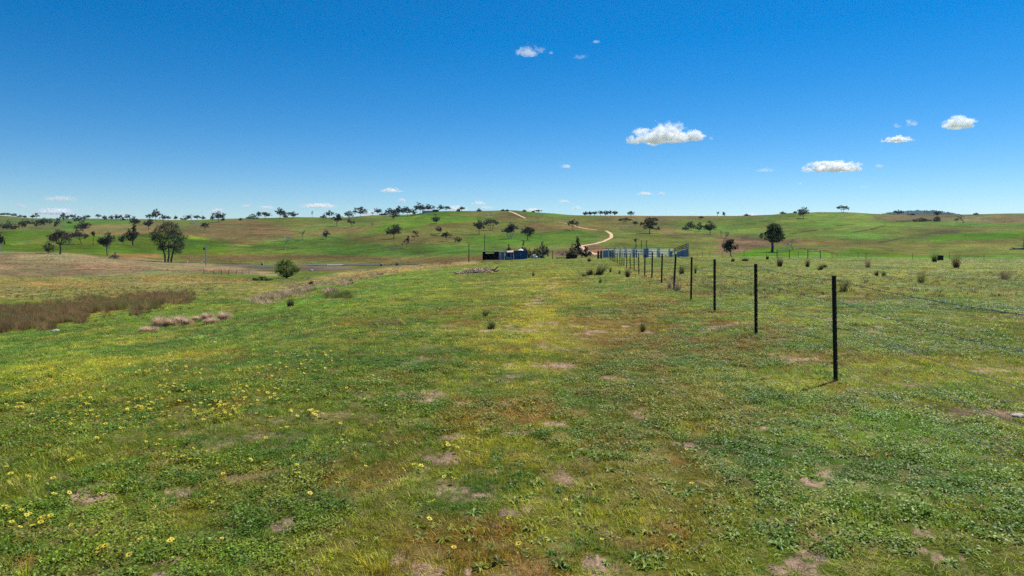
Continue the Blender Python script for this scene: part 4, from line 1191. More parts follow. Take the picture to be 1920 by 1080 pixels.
def car():
    X = sX(954.5); Y = SD - .6; Z = zg(955) - .03
    root = empty('parked_car', (X, Y, Z), .35); tag(root, 'old blue-grey car parked under the lean-to roof', 'car')
    body = plain('car_paint', (.13, .18, .24), .35, .2, spec=.5); gl = plain('car_glass', (.02, .025, .03), .15, spec=.6)
    a = MB(); a.add([(-.82, 0, .35), (.82, 0, .35), (.84, 0, .75), (-.84, 0, .75), (-.82, 3.6, .35), (.82, 3.6, .35), (.84, 3.6, .9), (-.84, 3.6, .9), (-.84, 1.0, .92), (.84, 1.0, .92)],
                    [(0, 1, 2, 3), (5, 4, 7, 6), (1, 5, 6, 9, 2), (4, 0, 3, 8, 7), (3, 2, 9, 8), (8, 9, 6, 7), (4, 5, 1, 0)])
    a.build('body', body, root)
    a = MB(); a.add([(-.78, 1.05, .92), (.78, 1.05, .92), (.62, 1.6, 1.42), (-.62, 1.6, 1.42), (-.78, 3.3, .92), (.78, 3.3, .92), (.62, 2.9, 1.42), (-.62, 2.9, 1.42)],
                    [(0, 1, 2, 3), (5, 4, 7, 6), (1, 5, 6, 2), (4, 0, 3, 7), (3, 2, 6, 7)])
    a.build('cabin', body, root)
    a = MB(); a.add([(-.68, 1.10, .99), (.68, 1.10, .99), (.56, 1.52, 1.37), (-.56, 1.52, 1.37)], [(0, 1, 2, 3)]); w = a.build('windscreen', gl, root)
    for v in w.data.vertices: v.co.y -= .03
    for s in (-1, 1):
        a = MB(); a.tube([(s * .6, -.03, .62), (s * .6, .04, .62)], .1, 10); a.build('headlight', plain('lamp_glass', (.7, .7, .7), .2), root)
        for y in (.75, 2.85):
            a = MB(); a.tube([(s * .84, y, .31), (s * .62, y, .31)], .31, 14); a.build('wheel', M_BLACK, root)
    a = MB(); a.box((0, -.05, .45), (1.6, .1, .14)); a.build('bumper', M_GALV, root)
car()
def container():
    Z = zg(976) - .03; root = empty('shipping_container', (sX(975.8), SD - 1.2, Z)); tag(root, 'blue corrugated steel container at the right of the yard buildings', 'container')
    W = 24.6 * SS; H = 2.42; D = 2.4
    m = plain('container_blue', (.012, .075, .19), .45, .1, var=.18, scale=1.2)
    V = []; n = 44
    for i in range(n + 1):
        x = -W / 2 + W * i / n; y = (.0, .0, .045, .045)[i % 4]
        V += [(x, y, .12), (x, y, H - .1)]
    a = MB(); a.add(V, [(2 * i, 2 * i + 2, 2 * i + 3, 2 * i + 1) for i in range(n)]); a.build('corrugated_side', m, root)
    a = MB(); a.box((0, D / 2 + .06, H / 2), (W - .05, D - .05, H - .05)); a.build('body', m, root)
    for z in (.07, H - .05):
        a = MB(); a.box((0, .0, z), (W + .04, .14, .12)); a.build('rail', m, root)
    for s in (-1, 1):
        a = MB(); a.box((s * (W / 2 - .05), -.01, H / 2), (.14, .16, H)); a.build('corner_post', m, root)
    for x in (-W * .12, W * .18):
        a = MB(); a.box((x, -.04, H / 2), (.06, .06, H - .3)); a.build('lock_bar', plain('lock_blue', (.03, .06, .17), .4, .3), root)
    a = MB(); a.box((W * .02, -.05, 1.35), (.35, .03, .3)); a.build('plate', plain('plate_grey', (.25, .28, .33), .5), root)
    Zt = Z + H
    mb = MB(); pts = []
    nx, ny = 9, 5
    rg = random.Random(5)
    for j in range(ny):
        for i in range(nx):
            u = i / (nx - 1) * 2 - 1; v = j / (ny - 1) * 2 - 1
            pts.append((u * .75, v * .7, max(0, (1 - u * u) * (1 - v * v)) * .42 + .02 + rg.uniform(0, .06) * (abs(u) < .9 and abs(v) < .9)))
    mb.add(pts, [(j * nx + i, j * nx + i + 1, (j + 1) * nx + i + 1, (j + 1) * nx + i) for j in range(ny - 1) for i in range(nx - 1)])
    o = mb.build('white_tarpaulin', plain('tarpaulin_white', (.78, .78, .76), .7, var=.08), None, True)
    o.location = (sX(976.5), SD - .2, Zt); tag(o, 'white tarpaulin bundle lying on top of the blue container', 'tarpaulin')
container()
def heap(name, label, cat, px0, px1, Y, h, mats, n, seed, part):
    rg = random.Random(seed); s = Y / F
    X = (px0 + px1) / 2; Z = zg(X, Y); root = empty(name, ((X - CX) * s, Y, Z)); tag(root, label, cat)
    W = (px1 - px0) * s
    for i in range(n):
        a = MB()
        u = rg.uniform(-.5, .5); hh = h * (1 - (2 * abs(u)) ** 1.6) * rg.uniform(.1, .9)
        k = rg.random()
        if k < .5:
            a.box((0, 0, 0), (rg.uniform(.25, .8), rg.uniform(.2, .6), rg.uniform(.15, .5)), rg.uniform(0, 3), rg.uniform(.5, 1))
        else:
            a.tube([(-.5 * rg.uniform(.6, 1.3), 0, rg.uniform(-.2, .2)), (0, .1, rg.uniform(-.1, .25)), (.6 * rg.uniform(.6, 1.3), 0, rg.uniform(-.2, .3))], rg.uniform(.04, .10), 6)
        o = a.build(part, rg.choice(mats), root)
        o.location = (u * W * .85, rg.uniform(-.6, .6), max(hh, .2)); o.rotation_euler = (rg.uniform(-.5, .5), rg.uniform(-.5, .5), rg.uniform(0, 3))
heap('scrap_heap', 'pale grey scrap heap right of the blue container', 'scrap heap', 994, 1007, 186, 1.35,
     [plain('scrap_white', (.62, .62, .60), .6), plain('scrap_grey', (.30, .32, .34), .6), plain('scrap_pale', (.45, .47, .46), .6)], 26, 4, 'scrap_piece')
heap('scrap_heap', 'dark scrap heap between pale heap and tall dark shrub', 'scrap heap', 1006, 1022, 186, 1.0,
     [plain('scrap_dark', (.02, .022, .03), .6), plain('scrap_navy', (.03, .04, .08), .6), plain('scrap_steel', (.10, .11, .13), .6)], 20, 9, 'scrap_piece')
def pipe_frame():
    Z = zg(1018, 184); root = empty('goal_frame', ((1018 - CX) * 184 / F, 184, Z)); tag(root, 'thin upright pipe frame over the dark scrap heap', 'frame')
    m = plain('pipe_steel', (.16, .17, .18), .5, .4)
    for x in (-.55, .55):
        a = MB(); a.tube([(x, 0, 0), (x, 0, 2.45)], .04, 6); a.build('upright', m, root)
    a = MB(); a.tube([(-1.2, 0, 2.42), (.7, 0, 2.42)], .04, 6); a.build('cross_bar', m, root)
pipe_frame()
tree(928.5, 487, 455, 10, 'dead', 'gg', 'thin pale dead sapling sticking up behind the black shed', 'shrubs round the sheds', bark='p', Y=206)
def stock_tank():
    Y = 132.0; s = Y / F; X = (1071.8 - CX) * s; Z = zg(1071.8, Y)
    root = empty('stock_tank', (X, Y, Z)); tag(root, 'low black round stock tank in front of the yellow-green shrub', 'tank')
    n = 28; prof = [(1.02, -.05), (1.05, .1), (1.07, .4), (1.10, .74), (1.15, .80), (1.15, .86), (1.08, .86), (1.05, .70), (0.0, .68)]
    V = []; Fs = []
    for (r, z) in prof:
        for k in range(n): V.append((r * math.cos(6.28319 * k / n), r * math.sin(6.28319 * k / n), z))
    for i in range(len(prof) - 1):
        for k in range(n): Fs.append((i * n + k, i * n + (k + 1) % n, (i + 1) * n + (k + 1) % n, (i + 1) * n + k))
    a = MB(); a.add(V[:n * 7], [f for f in Fs if max(f) < n * 7]); a.build('shell', M_BLACK, root, True)
    a = MB(); a.add([(1.03 * math.cos(6.28319 * k / n), 1.03 * math.sin(6.28319 * k / n), .72) for k in range(n)], [tuple(range(n))])
    a.build('water_surface', plain('tank_water', (.02, .03, .03), .08, spec=.6), root)
stock_tank()

# house on the hill, half hidden by its grove
def hill_house():
    X, Y, Z = at_depth(801, 985); s = Y / F
    root = empty('farm_house', (X, Y, Z - .3)); tag(root, 'white single-storey house half hidden by the hilltop grove', 'house')
    W = 19 * s; H = 3.2
    a = MB(); a.box((0, 4, H / 2), (W, 8, H)); a.build('wall', plain('house_white', (.70, .72, .74), .7, var=.06), root)
    a = MB(); a.add([(-W / 2 - .5, -.6, H + .02), (W / 2 + .5, -.6, H + .02), (W / 2 + .5, 8.6, H + .02), (-W / 2 - .5, 8.6, H + .02), (-W / 2 + 2, 4, H + 2.0), (W / 2 - 2, 4, H + 2.0)],
                    [(0, 1, 5, 4), (1, 2, 5), (2, 3, 4, 5), (3, 0, 4), (3, 2, 1, 0)])
    a.build('roof', plain('house_roof', (.52, .60, .66), .45, .3, var=.08), root)
    gm_ = plain('house_glass', (.03, .05, .07), .1, spec=.6)
    for k in range(5):
        a = MB(); a.box((-W / 2 + W * (k + .5) / 5, -.03, 1.75), (1.7, .06, 1.3)); a.build('window', gm_, root)
    X, Y, Z = at_depth(816.7, 985)
    root = empty('carport', (X, Y, Z - .3)); tag(root, 'dark open carport with a white roof on the hill crest', 'carport')
    W = 10.5 * s
    a = MB(); a.box((0, 3, 3.55), (W + 1.2, 6.5, .35)); a.build('roof', plain('carport_roof', (.72, .73, .74), .5, var=.05), root)
    a = MB(); a.box((0, 6, 1.7), (W, .2, 3.4)); a.build('back_wall', plain('carport_dark', (.03, .033, .04), .8), root)
    a = MB(); a.box((-W * .25, 1, 1.6), (W * .45, 3.5, 3.0)); a.build('front_panel', plain('carport_panel', (.05, .055, .065), .8), root)
    for x in (-W / 2, W / 2):
        a = MB(); a.box((x, 0, 1.7), (.35, .35, 3.4)); a.build('post', plain('carport_post', (.5, .5, .5), .6), root)
hill_house()

# pipe line across the valley floor
def pipe_line():
    pix = [(328, 493.2), (352, 493.9), (379, 494.7), (410, 495.4), (450, 496.2), (494, 497.0), (530, 497.6), (575, 498.6), (614, 498.9), (645, 498.7), (680, 498.6), (717, 498.6), (750, 498.3), (785, 497.9)]
    P = [at(*p) for p in pix]; o0 = P[0]
    root = empty('pipe_line', o0); tag(root, 'long low grey pipe line on short posts crossing the valley floor', 'pipe line')
    loc = [(x - o0[0], y - o0[1], z - o0[2]) for x, y, z in P]
    mp = plain('pipe_grey', (.40, .41, .41), .5, .2, var=.1)
    a = MB(); a.tube([(x, y, z + .42) for x, y, z in loc[:6]], .12, 8); a.build('pipe', plain('pipe_dull', (.22, .22, .22), .6), root)
    a = MB(); a.tube([(x, y, z + .42) for x, y, z in loc[7:12]], .22, 8); a.build('pipe', mp, root)
    a = MB(); a.tube([(x, y, z + .36) for x, y, z in loc[11:]], .11, 8); a.build('pipe', plain('pipe_dark', (.10, .11, .11), .6), root)
    for i in (1, 2, 5, 8, 11):
        x, y, z = loc[i]
        a = MB(); a.box((x, y - .3, z + .55), (.22, .22, 1.3)); a.build('marker_post', plain('marker_white', (.72, .71, .68), .7, var=.05), root)
    for i in (5, 9, 11):
        x, y, z = loc[i]
        a = MB(); a.box((x - .5, y - .2, z + .35), (.7, .6, .7)); a.build('valve_box', M_TIM, root)
pipe_line()

# ------------------------------------------------------------------ blades, tussocks, clumps
def blades(n, rad, l0, l1, w, up0, up1, bend, seed, segs=3, core=0.6):
    """curved tapering blades from a small base; returns verts and quads"""
    r = np.random.RandomState(seed)
    a = r.uniform(0, 2 * math.pi, n); q = rad * r.uniform(0, 1, n) ** core
    bx, by = q * np.cos(a), q * np.sin(a)
    da = a + r.normal(0, .6, n)
    el = r.uniform(up0, up1, n)
    L = r.uniform(l0, l1, n)
    wd = w * r.uniform(.7, 1.3, n)
    px, py, pz = bx.copy(), by.copy(), np.full(n, -.01)
    sxn, syn = -np.sin(da), np.cos(da)
    rows = []
    for k in range(segs + 1):
        t = k / segs
        ww = wd * (1 - t * .85) * (.75 if k == 0 else 1)
        rows.append(np.stack([px - sxn * ww / 2, py - syn * ww / 2, pz], 1)); rows.append(np.stack([px + sxn * ww / 2, py + syn * ww / 2, pz], 1))
        st = L / segs
        px = px + np.cos(da) * np.cos(el) * st; py = py + np.sin(da) * np.cos(el) * st; pz = pz + np.sin(el) * st
        el = el - bend * r.uniform(.5, 1.5, n)
    V = np.stack(rows, 1).reshape(-1, 3)
    m = 2 * (segs + 1)
    Q = np.concatenate([np.stack([np.arange(n) * m + 2 * k, np.arange(n) * m + 2 * k + 1, np.arange(n) * m + 2 * k + 3, np.arange(n) * m + 2 * k + 2], 1) for k in range(segs)])
    V[:, 2] = np.maximum(V[:, 2], -.01)
    return V, Q

T_MAT = {
    'rush': leaf_mat('rush_blades', (.030, .030, .014), (.10, .075, .045), .2),
    'rushg': leaf_mat('rush_green', (.045, .062, .018), (.13, .15, .05), .35),
    'dry': leaf_mat('dry_blades', (.16, .115, .075), (.34, .25, .17), .2),
    'dead': leaf_mat('dead_blades', (.46, .32, .19), (.88, .68, .46), .5),
    'redd': leaf_mat('red_rush', (.055, .036, .020), (.15, .085, .05), .2),
}
TUSS = [  # px, base, top, width, material, label
 (1121, 516.5, 497, 26, 'rush', 'large dark rush tussock leaning right in mid-paddock'),
 (1106, 516.2, 505, 16, 'rush', 'lower dark rush tussock at the left foot of the large leaning one'),
 (1176.7, 521, 504.5, 16, 'rush', 'upright dark rush tussock beside the line of fence posts'),
 (1104.5, 491, 485, 8, 'rush', 'small dark tussock right of the conifer, near the yard'),
 (1094, 519, 512.5, 14, 'rushg', 'low green tussock left of the large leaning one'),
 (1125.5, 531, 522, 8, 'rushg', 'small green tussock below the large leaning one'),
 (1144.5, 511, 502, 6, 'rushg', 'thin green tussock between two dark rush tussocks'),
 (1161.5, 514.5, 507, 6, 'rushg', 'thin green tussock just left of the upright dark one'),
 (1000, 518.5, 509, 7, 'rushg', 'small lone tussock left of mid-paddock'),
 (1278, 515.5, 499, 16, 'rush', 'dark tussock just right of a leaning fence post'),
 (1304, 513, 496, 9, 'rushg', 'thin green tussock between the third and fourth fence posts'),
 (1582, 548, 523, 26, 'rushg', 'green bushy tussock behind the nearest fence post'),
 (1462, 500.5, 484, 15, 'redd', 'dark reddish tussock below the large lone gum'),
 (1514, 501.5, 489, 11, 'rush', 'spiky dark tussock below the timber strainer frame'),
 (1536, 507.5, 496, 14, 'redd', 'reddish brown tussock leaning right on the paddock'),
 (1547.5, 502, 497, 7, 'redd', 'tiny brown tussock above the reddish leaning one'),
 (1374, 491.5, 485, 9, 'redd', 'low brown tussock below the leaning-trunk tree'),
 (1397, 489.5, 484.5, 12, 'redd', 'flat brown tussock at the left tip of the vivid green field'),
 (1438.7, 486.8, 481, 7, 'redd', 'tiny brown tussock below the shadow of the large gum'),
 (1627, 502, 486, 16, 'dry', 'pale brown tall tussock with thin upright stalks'),
 (1643.5, 518.5, 507.5, 10, 'rush', 'left one of two small dark tussocks on the right paddock'),
 (1657, 517.5, 509, 11, 'rushg', 'right one of two small dark tussocks on the right paddock'),
 (1726.7, 531, 504.5, 26, 'rushg', 'tall dark green tussock on the right paddock'),
 (1752, 492.5, 476.5, 15, 'rush', 'dark tussock leaning against a black stump'),
 (1793, 502.5, 480, 21, 'redd', 'large red-brown tussock on the right paddock'),
 (1883, 524, 501, 28, 'dry', 'sparse dry tussock near the right picture edge'),
 (1205, 622, 606, 14, 'rushg', 'small dark green tussock on the reddish patch'),
 (910, 593, 582, 14, 'rushg', 'left one of two low green tussocks on the open slope'),
 (921, 617, 604, 16, 'rushg', 'right and nearer one of two low green tussocks on the open slope'),
 (544, 575, 562, 16, 'redd', 'low brownish tussock on the left edge of the bright slope'),
 (583, 534.5, 527.5, 10, 'rush', 'small dark tussock on the dry bank'),
 (1270, 545, 528, 20, 'dry', 'pale dry tussock at the foot of the leaning fence post'),
 (1255, 541, 530, 12, 'dry', 'small pale dry tussock left of the leaning fence post'),
]
for (px, b, t, w, mk, lab) in TUSS:
    X, Y, Z = at(px, b); s = Y / F; h = (b - t) * s * 1.12; W = w * s * 1.25
    n = {'dry': 150, 'rushg': 170}.get(mk, 330)
    V, Q = blades(n, W * .30, h * .35, h * 1.3, max(.010, s * .42), .85, 1.54, .09, int(px), 3, core=.8)
    k = W / max(np.ptp(V[:, 0]), .01); k *= 1.22; V[:, 0] *= max(.45, min(k, 1.9)); V[:, 1] *= max(.45, min(k, 1.9))
    if 'leaning right' in lab: V[:, 0] += V[:, 2] * .55
    o = link('rush_tussock', np_mesh('rush_tussock', V, Q, T_MAT[mk])); o.location = (X, Y, Z)
    tag(o, lab, 'tussock', 'rush tussocks on the paddock')

DEADG = [(279, 621.5, 609, 30, 'low leftmost dead grass clump trailing off to the left'), (300, 613, 585.5, 34, 'tallest dead grass clump of the left heap'),
         (322, 611, 592, 26, 'dead grass clump between the tall left one and the twin-topped one'), (338, 607.5, 584.5, 34, 'twin-topped dead grass clump at the middle of the heaps'),
         (352, 609, 594, 20, 'small dead grass clump at the right foot of the twin-topped one'), (371, 600.5, 589.5, 22, 'low rounded dead grass clump between the two heaps'),
         (389, 599.5, 581.5, 24, 'dark-sided dead grass clump at the back of the right heap'), (398, 605.5, 592, 28, 'front dead grass clump of the right heap'), (421, 599, 579, 28, 'rightmost dead grass clump with a raised end')]
for (px, b, t, w, lab) in DEADG:
    X, Y, Z = at(px, b); s = Y / F; h = (b - t) * s; W = w * s
    W *= 1.4
    V, Q = blades(2300, W * .42, h * .55, h * 1.5, .014, .5, 1.5, .42, int(px) + 1, 4, core=.75)
    k = W / np.ptp(V[:, 0]); V[:, :2] *= k * 1.06; V[:, 2] *= h / V[:, 2].max()
    o = link('dead_grass_clump', np_mesh('dead_grass_clump', V, Q, T_MAT['dead'])); o.location = (X, Y, Z)
    tag(o, lab, 'grass clump', 'dead pinkish grass clumps on the left slope')

# long rush patch on the bright slope
_rp = np.random.RandomState(77)
# ------------------------------------------------------------------ scatter by geometry nodes
def scatter(name, label, P, rot, scl, idx, tint, protos):
    me = bpy.data.meshes.new(name)
    n = len(P)
    me.vertices.add(n); me.vertices.foreach_set('co', np.ascontiguousarray(P, np.float32).ravel())
    def attr(nm, ty, arr, key):
        a = me.attributes.new(nm, ty, 'POINT'); a.data.foreach_set(key, np.ascontiguousarray(arr).ravel())
    attr('rot', 'FLOAT_VECTOR', np.asarray(rot, np.float32), 'vector')
    attr('scl', 'FLOAT_VECTOR', np.asarray(scl, np.float32), 'vector')
    attr('idx', 'INT', np.asarray(idx, np.int32), 'value')
    attr('tint', 'FLOAT_COLOR', np.concatenate([tint, np.ones((n, 1))], 1).astype(np.float32), 'color')
    o = link(name, me)
    tag(o, label, kind='stuff')
    c = bpy.data.collections.new(name + '_kinds')
    for p in protos: c.objects.link(p)
    g = bpy.data.node_groups.new(name + '_scatter', 'GeometryNodeTree')
    g.interface.new_socket('Geometry', in_out='INPUT', socket_type='NodeSocketGeometry')
    g.interface.new_socket('Geometry', in_out='OUTPUT', socket_type='NodeSocketGeometry')
    N, L = g.nodes, g.links
    gi = N.new('NodeGroupInput'); go = N.new('NodeGroupOutput')
    ip = N.new('GeometryNodeInstanceOnPoints'); ci = N.new('GeometryNodeCollectionInfo')
    ci.inputs['Collection'].default_value = c
    ci.inputs['Separate Children'].default_value = True; ci.inputs['Reset Children'].default_value = True
    def na(nm, ty):
        q = N.new('GeometryNodeInputNamedAttribute'); q.data_type = ty; q.inputs['Name'].default_value = nm
        return q.outputs['Attribute']
    L.new(gi.outputs[0], ip.inputs['Points']); L.new(ci.outputs[0], ip.inputs['Instance'])
    ip.inputs['Pick Instance'].default_value = True
    L.new(na('idx', 'INT'), ip.inputs['Instance Index'])
    L.new(na('rot', 'FLOAT_VECTOR'), ip.inputs['Rotation'])
    L.new(na('scl', 'FLOAT_VECTOR'), ip.inputs['Scale'])
    L.new(ip.outputs[0], go.inputs[0])
    md = o.modifiers.new('scatter', 'NODES'); md.node_group = g
    return o
def proto(name, V, Q, m):
    return bpy.data.objects.new(name, np_mesh(name, V, Q, m))

G_GRASS = leaf_mat('grass_blades', (.42, .45, .42), (1.95, 1.80, 1.6), .36, .6, tint=True)
G_WEED = leaf_mat('weed_leaves', (.5, .53, .48), (1.6, 1.5, 1.45), .38, .5, tint=True)
G_STRAW = leaf_mat('straw_blades', (.75, .75, .75), (1.4, 1.4, 1.4), .45, .7, tint=True)

def rosette(seed, n=11, L=.085, w=.026):
    r = np.random.RandomState(seed); V = []; Q = []
    for i in range(n):
        a = i * 2.4 + r.normal(0, .3); ln = L * r.uniform(.55, 1.15); ww = w * r.uniform(.7, 1.2); el = r.uniform(.12, .85)
        d = np.array([math.cos(a), math.sin(a)]); sd_ = np.array([-d[1], d[0]])
        p = d * .006; z = 0.004; st = ln / 4; b = len(V)
        tw = r.normal(0, .25)
        for k, kw in enumerate((.25, .8, 1.0, .8, .1)):
            h2 = ww * kw / 2
            for q, up in ((-1, .35), (0, 0), (1, .35)):
                V.append((p[0] + sd_[0] * h2 * q, p[1] + sd_[1] * h2 * q, z + h2 * up + q * h2 * tw))
            p = p + d * math.cos(el) * st; z = max(z + math.sin(el) * st, .002); el -= .38 * r.uniform(.5, 1.5)
        for k in range(4):
            for q in (0, 1): Q.append((b + 3 * k + q, b + 3 * k + q + 1, b + 3 * k + q + 4, b + 3 * k + q + 3))
    return np.array(V), np.array(Q)
def clover(seed, n=80, rad=.09):
    r = np.random.RandomState(seed); V = []; Q = []
    for i in range(n):
        a = r.uniform(0, 6.283); d = rad * math.sqrt(r.uniform()); c = np.array([d * math.cos(a), d * math.sin(a), r.uniform(.008, .04)])
        u = r.normal(size=3) * np.array([1, 1, .35]); u /= np.linalg.norm(u)
        w = np.cross(u, np.array([r.normal() * .4, r.normal() * .4, 1])); w /= np.linalg.norm(w)
        s = r.uniform(.005, .0105)
        b = len(V); V += [c - u * s, c - w * s * .7, c + u * s, c + w * s * .7]; Q.append((b, b + 1, b + 2, b + 3))
    return np.array(V), np.array(Q)

PG = []
for k in range(4):
    PG.append(proto('grass_kind_%d' % k, *blades(64, .085,   .018, .048 + .006 * k, .0038, .30, 1.35, .30, 100 + k, 3, core=.55), G_GRASS))
for k in range(2):
    PG.append(proto('grass_kind_%d' % (4 + k), *blades(34, .045, .028, .062, .0042, .55, 1.45, .25, 120 + k, 3), G_GRASS))
for k in range(3):
    PG.append(proto('grass_kind_%d' % (6 + k), *rosette(140 + k, 10 + 2 * k, .068 + .012 * k, .018), G_WEED))
for k in range(2):
    PG.append(proto('grass_kind_%d' % (9 - 0 + k) if k == 0 else 'grass_kind_91', *clover(160 + k), G_WEED))
PG.append(proto('grass_kind_92', *blades(12, .07, .05, .13, .0032, .1, 1.0, .2, 180, 4), G_STRAW))

rs = np.random.RandomState(42)
def band(Y0, Y1, dens, u=1.12):
    n = int(u * (Y1 ** 2 - Y0 ** 2) * dens)
    Y = np.sqrt(rs.uniform(Y0 ** 2, Y1 ** 2, n)); X = Y * rs.uniform(-u, u, n)
    return X, Y
def sward():
    Ps, Rs, Ss, Is, Ts = [], [], [], [], []
    for (Y0, Y1, dens, s0, s1, zk) in ((1.6, 6, 330, .75, 1.15, 1.05), (6, 12, 200, .9, 1.3, .95), (12, 28, 72, 1.2, 1.8, .75), (28, 70, 15, 2.0, 3.2, .5), (70, 135, 3.2, 3.4, 5.5, .38)):
        X, Y = band(Y0, Y1, dens)
        Z = ground_z(X, Y); R = np.hypot(X, Y)
        x, y = view_px(X, Y, Z)
        so = soil_mask(x, y, X, Y, R)
        keep = rs.uniform(size=len(X)) > so * .88
        X, Y, Z, R, x, y = (q[keep] for q in (X, Y, Z, R, x, y))
        n = len(X)
        c = paint(x, y, X, Y, R)
        patch = fbm(X / .55, Y / .55, 3, 201.)
        weedp = fbm(X / 1.3, Y / 1.3, 3, 231.)
        zone = .35 + .5 * sstep(900, 1500, x) * sstep(620, 820, y) + .35 * sstep(600, 100, x) * sstep(800, 950, y) + .25 * sstep(850, 1000, y)
        kind = rs.randint(0, 4, n)
        q = rs.uniform(size=n)
        kind = np.where((patch > .57) & (q < .5), rs.randint(4, 6, n), kind)
        wp = sstep(.50, .66, weedp) * zone * .62
        dryside = 1 - .85 * sstep(640, 420, x) * sstep(26, 40, R)
        weed = rs.uniform(size=n) < np.maximum(wp * .55, .02) * dryside
        kind = np.where(weed, rs.randint(6, 9, n), kind)
        clp = sstep(.48, .64, fbm(X / 1.9, Y / 1.9, 3, 261.)) * .34
        clov = (~weed) & (rs.uniform(size=n) < clp * dryside)
        kind = np.where(clov, rs.randint(9, 11, n), kind)
        stp = .07 + .18 * sstep(.55, .7, fbm(X / 1.0, Y / 1.0, 3, 291.)) * sstep(300, 1200, x)
        straw = rs.uniform(size=n) < stp
        kind = np.where(straw, 11, kind)
        t = c * 1.80 * rs.uniform(.55, 1.5, (n, 1))
        t[:, 0] *= rs.uniform(.85, 1.25, n)
        pa = fbm(X / .30, Y / .30, 3, 311.); pb = fbm(X / .38 + 5, Y / .38, 3, 321.); pc = fbm(X / .45, Y / .45 + 3, 3, 331.)
        k = (rs.uniform(size=n) < sstep(.52, .68, pa) * .42)[:, None]
        k = k & (R < 20 + 40 * rs.uniform(size=n))[:, None]
        t = np.where(k, lin((152, 148, 74))[None] * rs.uniform(.7, 1.5, (n, 1)) * 1.15, t)
        k = (rs.uniform(size=n) < sstep(.54, .68, pb) * .7)[:, None]
        t = np.where(k, lin((66, 94, 34))[None] * rs.uniform(.7, 1.5, (n, 1)) * 1.3, t)
        k = (rs.uniform(size=n) < sstep(.60, .72, pc) * .62 * (.38 + .62 * np.exp(-((x - 1230) / 380) ** 2)))[:, None]
        t = np.where(k, lin((138, 96, 56))[None] * rs.uniform(.6, 1.4, (n, 1)) * 1.2, t)
        wc = lin((104, 122, 62))[None] * rs.uniform(.7, 1.4, (n, 1)) * 1.15
        t = np.where(weed[:, None], wc * .7 + t * .3, t)
        cc = lin((92, 118, 44))[None] * rs.uniform(.7, 1.3, (n, 1)) * 1.25
        t = np.where(clov[:, None], cc * .5 + t * .5, t)
        t = np.where(straw[:, None], lin((200, 180, 118))[None] * rs.uniform(.5, 1.1, (n, 1)), t)
        t = t * np.array([1.05, 1.14, .70]) * 1.10
        s = rs.uniform(s0, s1, n) * np.where(weed, rs.uniform(.38, .85, n), 1)
        Ps.append(np.stack([X, Y, Z - .004], 1))
        Rs.append(np.stack([rs.normal(0, .08, n), rs.normal(0, .08, n), rs.uniform(0, 6.283, n)], 1))
        Ss.append(np.stack([s, s, s * zk * (.45 + 1.1 * patch)], 1)); Is.append(kind); Ts.append(t)
    scatter('paddock_grass', 'short paddock grass with broad-leaved weeds and dry stalks', np.concatenate(Ps), np.concatenate(Rs), np.concatenate(Ss), np.concatenate(Is), np.concatenate(Ts), PG)
sward()

# capeweed daisies
def daisy(seed):
    r = np.random.RandomState(seed); V = []; Q = []; mi = []
    n = 11
    for i in range(n):
        a = 2 * math.pi * i / n + r.normal(0, .06); L = .023 * r.uniform(.85, 1.1); w = .0058
        d = np.array([math.cos(a), math.sin(a)]); s = np.array([-d[1], d[0]])
        b = len(V)
        for rr, ww, z in ((.006, .5, .0), (.6 * L, 1.0, .004), (L, .45, .003 + r.normal(0, .002))):
            V.append((*(d * rr - s * w * ww * .9), z)); V.append((*(d * rr + s * w * ww * .9), z))
        Q += [(b, b + 1, b + 3, b + 2), (b + 2, b + 3, b + 5, b + 4)]; mi += [0, 0]
    m = 8; b = len(V)
    for z, rr in ((.001, .0085), (.005, .0045)):
        for k in range(m): V.append((rr * math.cos(6.283 * k / m), rr * math.sin(6.283 * k / m), z))
    for k in range(m): Q.append((b + k, b + (k + 1) % m, b + m + (k + 1) % m, b + m + k)); mi.append(1)
    Q.append((b + m, b + m + 2, b + m + 4, b + m + 6)); mi.append(1)
    for k in range(2):
        b = len(V); V += [(-.0012, .0012 * k, -.06), (.0012, -.0012 * k, -.06), (.0012, 0, 0), (-.0012, 0, 0)]; Q.append((b, b + 1, b + 2, b + 3)); mi.append(2)
    return np.array(V), np.array(Q), mi
M_PET = leaf_mat('petal_yellow', (.74, .55, .03), (.86, .70, .07), .3)
M_CEN = plain('daisy_centre', (.13, .09, .02), .9)
M_STM = plain('daisy_stem', (.10, .14, .05), .8)
PD = []
for k in range(3):
    V, Q, mi = daisy(300 + k)
    p = proto('daisy_kind_%d' % k, V, Q, M_PET); p.data.materials.append(M_CEN); p.data.materials.append(M_STM)
    p.data.polygons.foreach_set('material_index', mi); PD.append(p)
FLW = [(80, 985), (73, 988), (88, 986), (76, 993), (84, 993), (95, 982), (56, 977), (50, 980), (40, 970), (15, 967), (8, 966), (22, 995), (18, 1003), (38, 1004), (62, 1000), (52, 905), (130, 937), (20, 903), (28, 885),
       (108, 857), (158, 869), (66, 853), (100, 912), (192, 938), (322, 1028), (318, 1033), (416, 1024), (805, 987), (832, 905), (850, 907), (838, 840), (848, 838), (852, 846), (868, 834), (880, 833), (888, 835), (894, 833), (840, 846),
       (813, 953), (805, 955), (972, 1037), (776, 881), (790, 884), (757, 891), (347, 857), (342, 868), (372, 872), (356, 873), (374, 868), (386, 859), (402, 861), (308, 863), (313, 868), (268, 804), (262, 802), (300, 835), (742, 841), (418, 912), (610, 668), (620, 664), (640, 663), (650, 661), (700, 710), (712, 716), (690, 714), (745, 723), (735, 712), (728, 717), (827, 716), (575, 703), (565, 690), (540, 707), (510, 713), (925, 657), (930, 659)]
